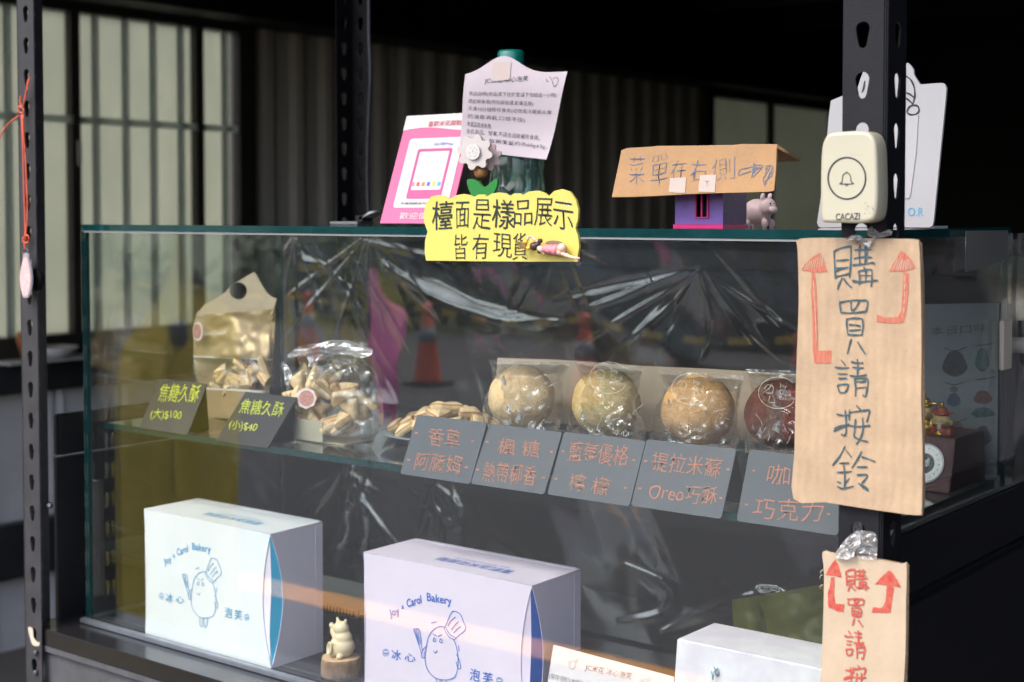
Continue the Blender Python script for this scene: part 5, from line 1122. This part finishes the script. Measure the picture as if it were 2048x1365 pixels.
# plate with a heap
pc = hit(880, 868, 'z', ZS + .012); pc = np.array([pc[0] + .0, pc[1] + .012, ZS + .0])
pl = thing('serving_plate', pc, 'round blue-grey plate under a heap of caramel pastry pieces', 'plate')
lathe('dish', pc + np.array([0, 0, .0005]), [(.03, 0), (.035, .003), (.066, .0085), (.078, .0125), (.080, .014), (.077, .0145), (.055, .0095), (.02, .005)], mat('plate_grey', (.22, .27, .32), .3, coat=.3), pl, 56)
for ring, nR, zz in ((.062, 10, .019), (.048, 8, .028), (.031, 5, .037), (.008, 2, .044)):
    for k in range(nR):
        a = 2 * math.pi * (k + random.uniform(-.15, .15)) / nR + ring * 50; r = ring * random.uniform(.93, 1.05)
        pastry((pc[0] + r * math.cos(a), pc[1] + r * math.sin(a), ZS + zz + random.uniform(-.002, .002)), (random.uniform(-.15, .15), ring * 10 * random.uniform(.8, 1.1), a + random.uniform(-.15, .15)), 'cream pastry piece with caramel edges heaped on the grey plate', 'pastry pieces on the plate', 1.0)
# clear bag of pastries
yb_ = 1.265
q0 = hit(578, 870, 'y', yb_); q1 = hit(740, 870, 'y', yb_); zt3 = hit(660, 735, 'y', yb_)[2]
for k in range(36):
    zz = (k + .5) / 36; x = q0[0] + .022 + (q1[0] - q0[0] - .040) * random.random(); z = ZS + .016 + zz * (zt3 - ZS - .030)
    pastry((x, yb_ - .018 + .030 * random.random() ** 2, z), (random.uniform(.4, 1.6), random.uniform(-.5, .5), random.uniform(0, 6.3)), 'caramel pastry piece packed inside the small clear bag', 'pastry pieces in the clear bag', 1.08)
def pouch(name_parent, L, R_, yc, dep, lab_part, nr=30, nc=26, seed=0, m=BAGF, flat=.12):
    prof = lambda u, v: math.sin(math.pi * min(max(v, 0), 1)) ** .5 * min(1, max(0, (u - flat) / .15)) ** .7 * min(1, max(0, (1.0 - u) / .1 + .15)) ** .5
    patch(lab_part, L, R_, lambda u, v: yc - dep * prof(u, v), m, name_parent, nr * 2, nc * 2, .002, seed, ridged=.0035)
    patch(lab_part, L, R_, lambda u, v: yc + .0008 + dep * .8 * prof(u, v), m, name_parent, nr, nc, .002, seed + 9, ridged=.002)
cbg = thing('clear_pastry_bag', ((q0[0] + q1[0]) / 2, yb_, ZS), 'clear cellophane bag of caramel pastries with a round pink sticker', 'bag')
pouch(cbg, [(612,690),(588,700),(600,735),(575,760),(572,800),(568,860),(575,878)], [(700,680),(735,690),(728,720),(752,745),(765,800),(765,850),(745,880)], yb_, .030, 'cellophane', seed=2, flat=.2)
crumple('bag_neck', yframe(yb_ - .01), smooth_loop([(588,715),(598,700),(628,695),(660,682),(700,680),(740,692),(750,706),(735,716),(700,705),(670,714),(640,712),(630,735),(622,712)], 2), TAPEW, cbg, .012, 12, off=0)
crumple('bag_fold', yframe(yb_ - .02), smooth_loop([(566,730),(572,724),(585,750),(580,770),(572,765)], 2), TAPEW, cbg, .004, 13, off=0)
crumple('bag_fold', yframe(yb_ - .032), smooth_loop([(628,740),(650,732),(680,718),(688,722),(672,745),(650,752),(640,780),(630,765)], 2), BAGF, cbg, .01, 14, off=0)
box('bag_base_card', (q0[0], yb_ - .028, ZS + .0006), (q1[0] - .015, yb_ + .024, ZS + .0018), mat('gold_card', (.55, .48, .33), .3, metal=.4), cbg)
box('bag_base_label', (q0[0] + .001, yb_ - .0325, ZS + .002), (q0[0] + (q1[0] - q0[0]) * .66, yb_ - .0315, ZS + .027), mat('silver_label', (.50, .48, .38), .35, metal=.3), cbg)
fst_ = yframe(yb_ - .034)
stk = [fst_.px(612 + 20 * math.cos(t) * (1 + .04 * math.cos(8 * t)), 797 + 20 * math.sin(t) * (1 + .04 * math.cos(8 * t))) for t in np.linspace(0, 2 * math.pi, 64)[:-1]]
plate('sticker', fst_, [stk], .0003, mat('sticker_white', (.75, .68, .67), .5), cbg)
plate('sticker_print', fst_, [[fst_.px(613 + 15 * math.cos(t), 797 + 16 * math.sin(t)) for t in np.linspace(0, 2 * math.pi, 32)[:-1]]], .0002, mat('sticker_pink', (.62, .35, .30), .5, var=.5, vscale=350, vcol=(.35, .12, .1)), cbg, off=.0003)
# gold bag
yg = 1.315
gbg = thing('gold_pastry_bag', hit(470, 850, 'y', yg), 'gold foil pastry bag with a cut handle and clear window on the shelf', 'bag')
GOLD = mat('gold_foil', (.50, .37, .19), .38, metal=.35, var=.12, vscale=20, bump=.12, bscale=60, coat=.2)
GOLDK = mat('gold_kraft', (.38, .27, .15), .6, var=.1, vscale=20)
GOLDB = mat('tan_handle', (.52, .43, .30), .6, var=.1, vscale=30)
fg = yframe(yg)
c5 = lambda *p: crop(p, 150, 430, 2.905)
ho = c5((705,585),(760,520),(820,488),(880,450),(915,410),(960,382),(1005,355),(1045,333),(1065,360),(1085,400),(1120,455),(1150,478),(1178,487),(1165,535),(1155,575),(1100,592),(1000,585),(850,590),(760,600))
hh = [(150 + (955 + 50 * math.cos(t)) / 2.905, 430 + (442 + 50 * math.sin(t)) / 2.905) for t in np.linspace(0, 2 * math.pi, 28)[:-1]]
plate('handle', fg, [pxs(fg, ho), pxs(fg, hh)], .0016, GOLDB, gbg, off=.002)
bulg = lambda u, v: yg - .020 * math.sin(math.pi * v) ** .6 * (.25 + .75 * u)
patch('foil_panel', c5((705,585),(690,640),(688,820)), c5((1165,545),(1145,640),(1148,838)), lambda u, v: bulg(u * .6, v), GOLD, gbg, 40, 40, .008, fq=.022)
patch('clear_window', c5((688,822),(690,930),(715,1005)), c5((1148,840),(1145,930),(1125,1030)), lambda u, v: bulg(.6 + .4 * u, v), BAGF, gbg, 16, 24, .002)
patch('rear_panel', c5((710,560),(690,800),(715,1010),(720,1200)), c5((1165,545),(1150,840),(1130,1030),(1110,1200)), lambda u, v: yg + .012 * math.sin(math.pi * v), GOLD, gbg, 20, 20, .003)
patch('bottom_gusset', c5((715,1008),(722,1080),(735,1175)), c5((1125,1032),(1120,1100),(1105,1195)), lambda u, v: yg - .020 * math.sin(math.pi * v) ** .6, GOLDK, gbg, 12, 20, .002)
patch('window_seam', c5((688,818),(688,828)), c5((1148,834),(1148,846)), lambda u, v: bulg(.6, v) - .0012, mat('pale_seam', (.7, .66, .55), .4), gbg, 1, 20, .0)
patch('window_seam', c5((712,1002),(714,1012)), c5((1128,1024),(1126,1036)), lambda u, v: bulg(1, v) - .0012, mat('pale_seam', (.7, .66, .55), .4), gbg, 1, 20, .0)
for k in range(22):
    zz = random.uniform(732, 788); x = random.uniform(400, 535); p = hit(x, zz, 'y', yg - .006)
    pastry(p, (random.uniform(.5, 1.6), random.uniform(-.5, .5), random.uniform(0, 6.3)), 'caramel pastry piece behind the window of the gold bag', 'pastry pieces in the gold bag', .95)
fg2 = yframe(yg - .016)
plate('sticker', fg2, [[fg2.px(398 + 10 * math.cos(t), 663 + 19 * math.sin(t)) for t in np.linspace(0, 2 * math.pi, 28)[:-1]]], .0003, mat('sticker_white', (0, 0, 0)), gbg, off=.0022)
plate('sticker_print', fg2, [[fg2.px(397 + 8 * math.cos(t), 663 + 15 * math.sin(t)) for t in np.linspace(0, 2 * math.pi, 28)[:-1]]], .0002, mat('sticker_pink', (0, 0, 0)), gbg, off=.0026)
text('lettering', fg2, 'Grand Dessert', *c5((762,700), (890,695), (762,675)), mat('pale_print', (.8, .75, .62), .5), gbg, off=.004)

# buns in bags
def bun(cx, cy_, r_px, yb, m, lab, seed):
    c = hit(cx, cy_, 'y', yb); r = r_px * ((c - CAMP) @ Vv) / F_ * 1.0
    bm = bmesh.new(); bmesh.ops.create_icosphere(bm, subdivisions=5, radius=1)
    for v in bm.verts:
        n1 = noise.noise(v.co * 2.1 + Vector((seed, 0, 0))); n2 = noise.noise(v.co * 9 + Vector((0, seed, 0))); n3 = noise.noise(v.co * 30)
        v.co *= 1 + .045 * n1 + .014 * n2 + .005 * n3
        v.co = Vector((v.co.x * r, v.co.y * r * .92, v.co.z * r * (.98 if v.co.z > 0 else .90)))
    me = bpy.data.meshes.new('bun'); bm.to_mesh(me); bm.free()
    o = bpy.data.objects.new('pastry_bun', me); COL.objects.link(o); o.location = c; me.materials.append(m); me.polygons.foreach_set('use_smooth', [True] * len(me.polygons))
    return tag(o, lab, 'bun', 'cream puffs on the shelf'), c, r
def bunmat(name, a, b): return mat(name, a, .75, var=.5, vscale=120, vcol=b, bump=1.0, bscale=650, spec=.25, detail=8)
crust = [bunmat('golden_crust', (.76, .50, .23), (.84, .66, .40)), bunmat('green_crust', (.50, .36, .11), (.70, .56, .30)), bunmat('orange_crust', (.66, .34, .11), (.78, .50, .24)), bunmat('cocoa_crust', (.09, .022, .012), (.15, .05, .03))]
PRW = mat('white_bag_print', (.62, .60, .54), .5)
defs = [(1043, 798, 61, [(978,720),(985,760),(968,800),(966,840),(975,862)], [(1145,726),(1128,755),(1128,800),(1122,845),(1112,872)], 'golden', None),
        (1212, 808, 63, [(1148,720),(1158,760),(1140,800),(1134,850),(1128,872)], [(1285,735),(1280,775),(1272,815),(1290,850),(1286,888)], 'mottled green', (1224, 756)),
        (1396, 822, 67, [(1315,740),(1325,780),(1305,820),(1300,860),(1296,890)], [(1488,752),(1482,795),(1478,840),(1482,870),(1470,902)], 'orange-brown', (1388, 778)),
        (1562, 832, 66, [(1492,738),(1502,780),(1498,820),(1490,870),(1490,905)], [(1660,745),(1655,800),(1650,850),(1652,880),(1650,915)], 'dark cocoa', (1562, 786))]
for k, (cx, cy_, rp2, L, R_, nm, pr) in enumerate(defs):
    yb3 = 1.250
    o, c, r = bun(cx, cy_, rp2 * 1.12, yb3, crust[k], '%s crusted cream puff inside a clear bag' % nm, k * 3.7)
    bg_ = thing('bun_bag', (c[0], yb3, ZS), 'crinkled clear cellophane bag around the %s cream puff' % nm, 'bag', 'cellophane bags round the cream puffs')
    pouch(bg_, L, R_, yb3, r * 1.13, 'cellophane', 34, 34, seed=20 + k * 3, flat=.06)
    # pale flecks and lines laid on as painted glints of the creases
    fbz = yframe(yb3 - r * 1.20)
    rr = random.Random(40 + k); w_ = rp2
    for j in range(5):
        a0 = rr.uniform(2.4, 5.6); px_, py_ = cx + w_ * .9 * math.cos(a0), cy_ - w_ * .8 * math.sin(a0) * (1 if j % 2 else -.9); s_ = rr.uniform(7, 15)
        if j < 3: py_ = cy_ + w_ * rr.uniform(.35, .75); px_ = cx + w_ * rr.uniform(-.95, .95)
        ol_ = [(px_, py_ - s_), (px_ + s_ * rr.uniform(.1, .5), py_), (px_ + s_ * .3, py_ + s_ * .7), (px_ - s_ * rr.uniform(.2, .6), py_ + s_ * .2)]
        crumple('crease_glint', fbz, ol_, TAPEW, bg_, .004, j + k * 7, off=0)
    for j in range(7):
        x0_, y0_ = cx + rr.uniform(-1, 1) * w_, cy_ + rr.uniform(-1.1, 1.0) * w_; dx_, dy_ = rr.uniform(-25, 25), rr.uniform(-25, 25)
        ribbons('glint_line', fbz, [pxs(fbz, [(x0_, y0_), (x0_ + dx_ * .5 + rr.uniform(-5, 5), y0_ + dy_ * .5), (x0_ + dx_, y0_ + dy_)])], .0006, TAPEW, bg_, 0, pressure=.5)
    if pr:
        fpz = yframe(yb3 - r * 1.17)
        X, Y = pr; R0 = 37
        cir = [(X - 6 + R0 * math.cos(t) * 1.05, Y + R0 * .85 * math.sin(t)) for t in np.linspace(.6, 5.6, 24)]
        ribbons('bag_logo', fpz, [pxs(fpz, cir), pxs(fpz, [(X - 34, Y - 8), (X - 26, Y - 16), (X - 16, Y - 12), (X - 18, Y), (X - 30, Y)]), pxs(fpz, [(X - 22, Y + 6), (X - 24, Y + 18), (X - 14, Y + 20)])], .00042, PRW, bg_, 0)
        for q, s_ in enumerate(('Joy', 'Carol', 'Bakery')):
            w0 = (14, 22, 30)[q]; text('lettering', fpz, s_, (X - 2, Y - 10 + q * 13), (X - 2 + w0, Y - 7 + q * 13), (X - 2, Y - 20 + q * 13), PRW, bg_, thin=.018)
    if k < 2:
        fpw = yframe(yb3 - r * .9)
        text('lettering', fpw, '冰心', (cx + 12, cy_ + 62), (cx + 46, cy_ + 66), (cx + 14, cy_ + 48), PRW, bg_)
# kraft liner behind the buns
kl = thing('kraft_tray', hit(1290, 860, 'y', 1.32), 'open kraft card tray standing behind the row of cream puffs', 'tray')
fkt = Frame(hit(1290, 800, 'y', 1.315), (1, .0, 0), (0, .2, 1))
plate('rear_wall', fkt, [pxs(fkt, [(995,716),(1120,720),(1280,732),(1420,738),(1640,752),(1660,900),(1480,880),(1260,860),(1100,845),(985,835)])], .0025, KRAFT2, kl)
a_ = hit(995, 830, 'y', 1.30); b_ = hit(1660, 900, 'y', 1.30)
box('tray_floor', (a_[0], 1.225, ZS + .0008), (b_[0], 1.30, ZS + .0028), KRAFT2, kl)

# ------------------------------------------------------------------ right end: poster, fortune gods, red case
xp = XCR - GT - .0015
fpo = yframe(YCB - .012)
po = thing('menu_poster', hit(1930, 940, 'y', YCB - .012), 'grey laminated picture menu hanging inside the rear right corner of the case', 'poster')
plate('sheet', fpo, [pxs(fpo, [(1700,612),(1998,606),(1994,955),(1700,925)])], .0006, mat('poster_grey', (.19, .22, .245), .5), po, off=0)
pic = [mat('picture_' + n, c, .5, var=.5, vscale=160) for n, c in (('dark', (.07, .08, .09)), ('green', (.10, .15, .12)), ('blue', (.07, .12, .19)), ('red', (.17, .09, .09)), ('teal', (.08, .14, .15)))]
for (x, y, rx, ry, ci) in ((1910, 728, 24, 26, 0), (1965, 720, 14, 24, 4), (1908, 800, 13, 14, 2), (1908, 779, 8, 6, 1), (1966, 795, 18, 14, 3), (1966, 825, 22, 10, 4), (1912, 860, 16, 18, 3), (1966, 872, 16, 20, 0)):
    plate('picture', fpo, [[fpo.px(x + rx * math.cos(t) * (1 + .15 * math.sin(3 * t)), y + ry * math.sin(t)) for t in np.linspace(0, 2 * math.pi, 20)[:-1]]], .0003, pic[ci], po, off=.0005)
for y in (702, 770, 845): ribbons('caption', fpo, [pxs(fpo, [(1888, y - 6), (1910, y), (1935, y - 8)]), pxs(fpo, [(1950, y - 10), (1970, y - 12), (1990, y - 16)])], .0012, pic[0], po)
text('lettering', fpo, '本日口味', (1862, 672), (1975, 664), (1862, 655), pic[3], po, wob=.02)
REDG = mat('lacquer_red', (.40, .02, .02), .35, coat=.5, var=.3, vscale=200, vcol=(.3, .1, .03)); GOLDF = mat('gilt', (.75, .45, .08), .25, metal=.8, bump=.4, bscale=300); FACE = mat('ivory_face', (.75, .55, .25), .4)
def god(px_, py_, yy, s, lab, hat=REDG, robe=REDG, face=FACE):
    c = hit(px_, py_, 'y', yy); x, y, z = c; t = thing('fortune_figurine', (x, y, z), lab, 'figurine', 'fortune god figurines')
    E_ = lambda dx, dy, dz, a, b, cc: ((x + dx * s, y + dy * s, z + dz * s), (a * s, b * s, cc * s), (0, 0, 0))
    blob('robe', [E_(0, 0, .010, .0125, .010, .010), E_(0, 0, .016, .011, .009, .008), E_(-.011, 0, .014, .004, .005, .007), E_(.011, 0, .014, .004, .005, .007), E_(-.005, -.005, .002, .005, .006, .003), E_(.005, -.005, .002, .005, .006, .003)], robe, t, .0008)
    blob('head', [E_(0, 0, .029, .011, .0095, .009), E_(-.012, .001, .027, .0025, .002, .004), E_(.012, .001, .027, .0025, .002, .004)], face, t, .0008)
    blob('hat', [E_(0, 0, .038, .0105, .009, .0035), E_(0, .001, .042, .0075, .007, .006), E_(-.012, .002, .040, .004, .0015, .0022), E_(.012, .002, .040, .004, .0015, .0022)], hat, t, .0007)
    blob('hat_knob', [E_(0, 0, .049, .0025, .0025, .004)], GOLDF, t, .0005)
    blob('beard', [E_(0, -.008, .022, .003, .002, .005), E_(-.004, -.009, .0265, .004, .001, .001), E_(.004, -.009, .0265, .004, .001, .001)], mat('beard_white', (.8, .75, .65), .5), t, .0005)
    blob('ingot', [E_(0, -.011, .013, .0055, .0025, .0025), E_(0, -.011, .015, .0025, .0025, .0025)], GOLDF, t, .0005)
    for sx in (-1, 1): blob('eye', [E_(sx * .004, -.0092, .0305, .0012, .0005, .0006)], CHARC, t, .0002)
    return t
RB = hit(1895, 992, 'z', ZS)
yrb = 1.375
xq = xp - .004
rb_ = thing('red_gift_case', (xq - .05, yrb, ZS), 'dark red gift case with a round silver medallion under the fortune figurines', 'box')
DRED = mat('dark_red_leather', (.075, .014, .02), .4, bump=.2, bscale=300)
x_b = hit(1898, 988, 'z', ZS + .0005)[0]; y_b = hit(1898, 988, 'z', ZS + .0005)[1]
hgt = .052
bm = bmesh.new(); A = [bm.verts.new(p) for p in ((x_b - .11, y_b, ZS + .0006), (x_b, y_b, ZS + .0006), (x_b, y_b + .10, ZS + .0006), (x_b - .11, y_b + .10, ZS + .0006))]
B = [bm.verts.new(p) for p in ((x_b - .11, y_b + .020, ZS + hgt), (x_b - .002, y_b + .020, ZS + hgt), (x_b - .002, y_b + .10, ZS + hgt), (x_b - .11, y_b + .10, ZS + hgt))]
bm.faces.new(A[::-1]); bm.faces.new(B)
for i in range(4): j = (i + 1) % 4; bm.faces.new((A[i], A[j], B[j], B[i]))
bmesh.ops.bevel(bm, geom=bm.edges[:], offset=.001, segments=2, affect='EDGES'); from_bm('case_body', bm, DRED, rb_)
fmd = Frame((x_b - .11, y_b, ZS), (1, 0, 0), (0, .020, hgt))
mc = fmd.px(1850, 928); SIL = mat('silver_medal', (.62, .66, .68), .35, metal=.5)
circ = lambda r, n=36: [(mc[0] + r * math.cos(t), mc[1] + r * math.sin(t)) for t in np.linspace(0, 2 * math.pi, n + 1)[:-1]]
plate('medal_rim', fmd, [circ(.0205), circ(.0188)], .0016, mat('dark_silver', (.25, .27, .28), .3, metal=.8), rb_, off=.0022)
plate('medal_ring', fmd, [circ(.0188), circ(.0105)], .0010, SIL, rb_, off=.0018); plate('medal_core', fmd, [circ(.0105)], .0008, mat('black_silver', (.06, .06, .065), .35, metal=.6, var=.6, vscale=300), rb_, off=.0016)
for k in range(18):
    a = k * math.pi / 9; ribbons('medal_dot', fmd, [[(mc[0] + .0145 * math.cos(a), mc[1] + .0145 * math.sin(a)), (mc[0] + .0162 * math.cos(a), mc[1] + .0162 * math.sin(a))]], .0009, CHARC, rb_, .0024)
blob('medal_relief', [(fmd.P(mc[0], mc[1], .002), (.006, .0015, .004), (0, 0, 0)), (fmd.P(mc[0] + .004, mc[1] + .003, .002), (.002, .0015, .003), (0, 0, 0)), (fmd.P(mc[0] - .004, mc[1] - .004, .002), (.002, .0015, .002), (0, 0, 0))], SIL, rb_, .0004)
fsd = Frame((x_b + .0002, y_b, ZS), (0, 1, 0), (0, 0, 1)); text('lettering', fsd, '財神銀章', (.018, .018), (.055, .018), (.018, .027), mat('faint_gold', (.16, .11, .04), .4), rb_, px=False, off=.0006)
god(1883, 887, y_b + .045, .80, 'gold-faced fortune figurine in a red hat and robe standing on the red case')
god(1848, 872, y_b + .075, .86, 'gilt fortune figurine half hidden behind the cardboard sign edge', GOLDF, GOLDF, FACE)
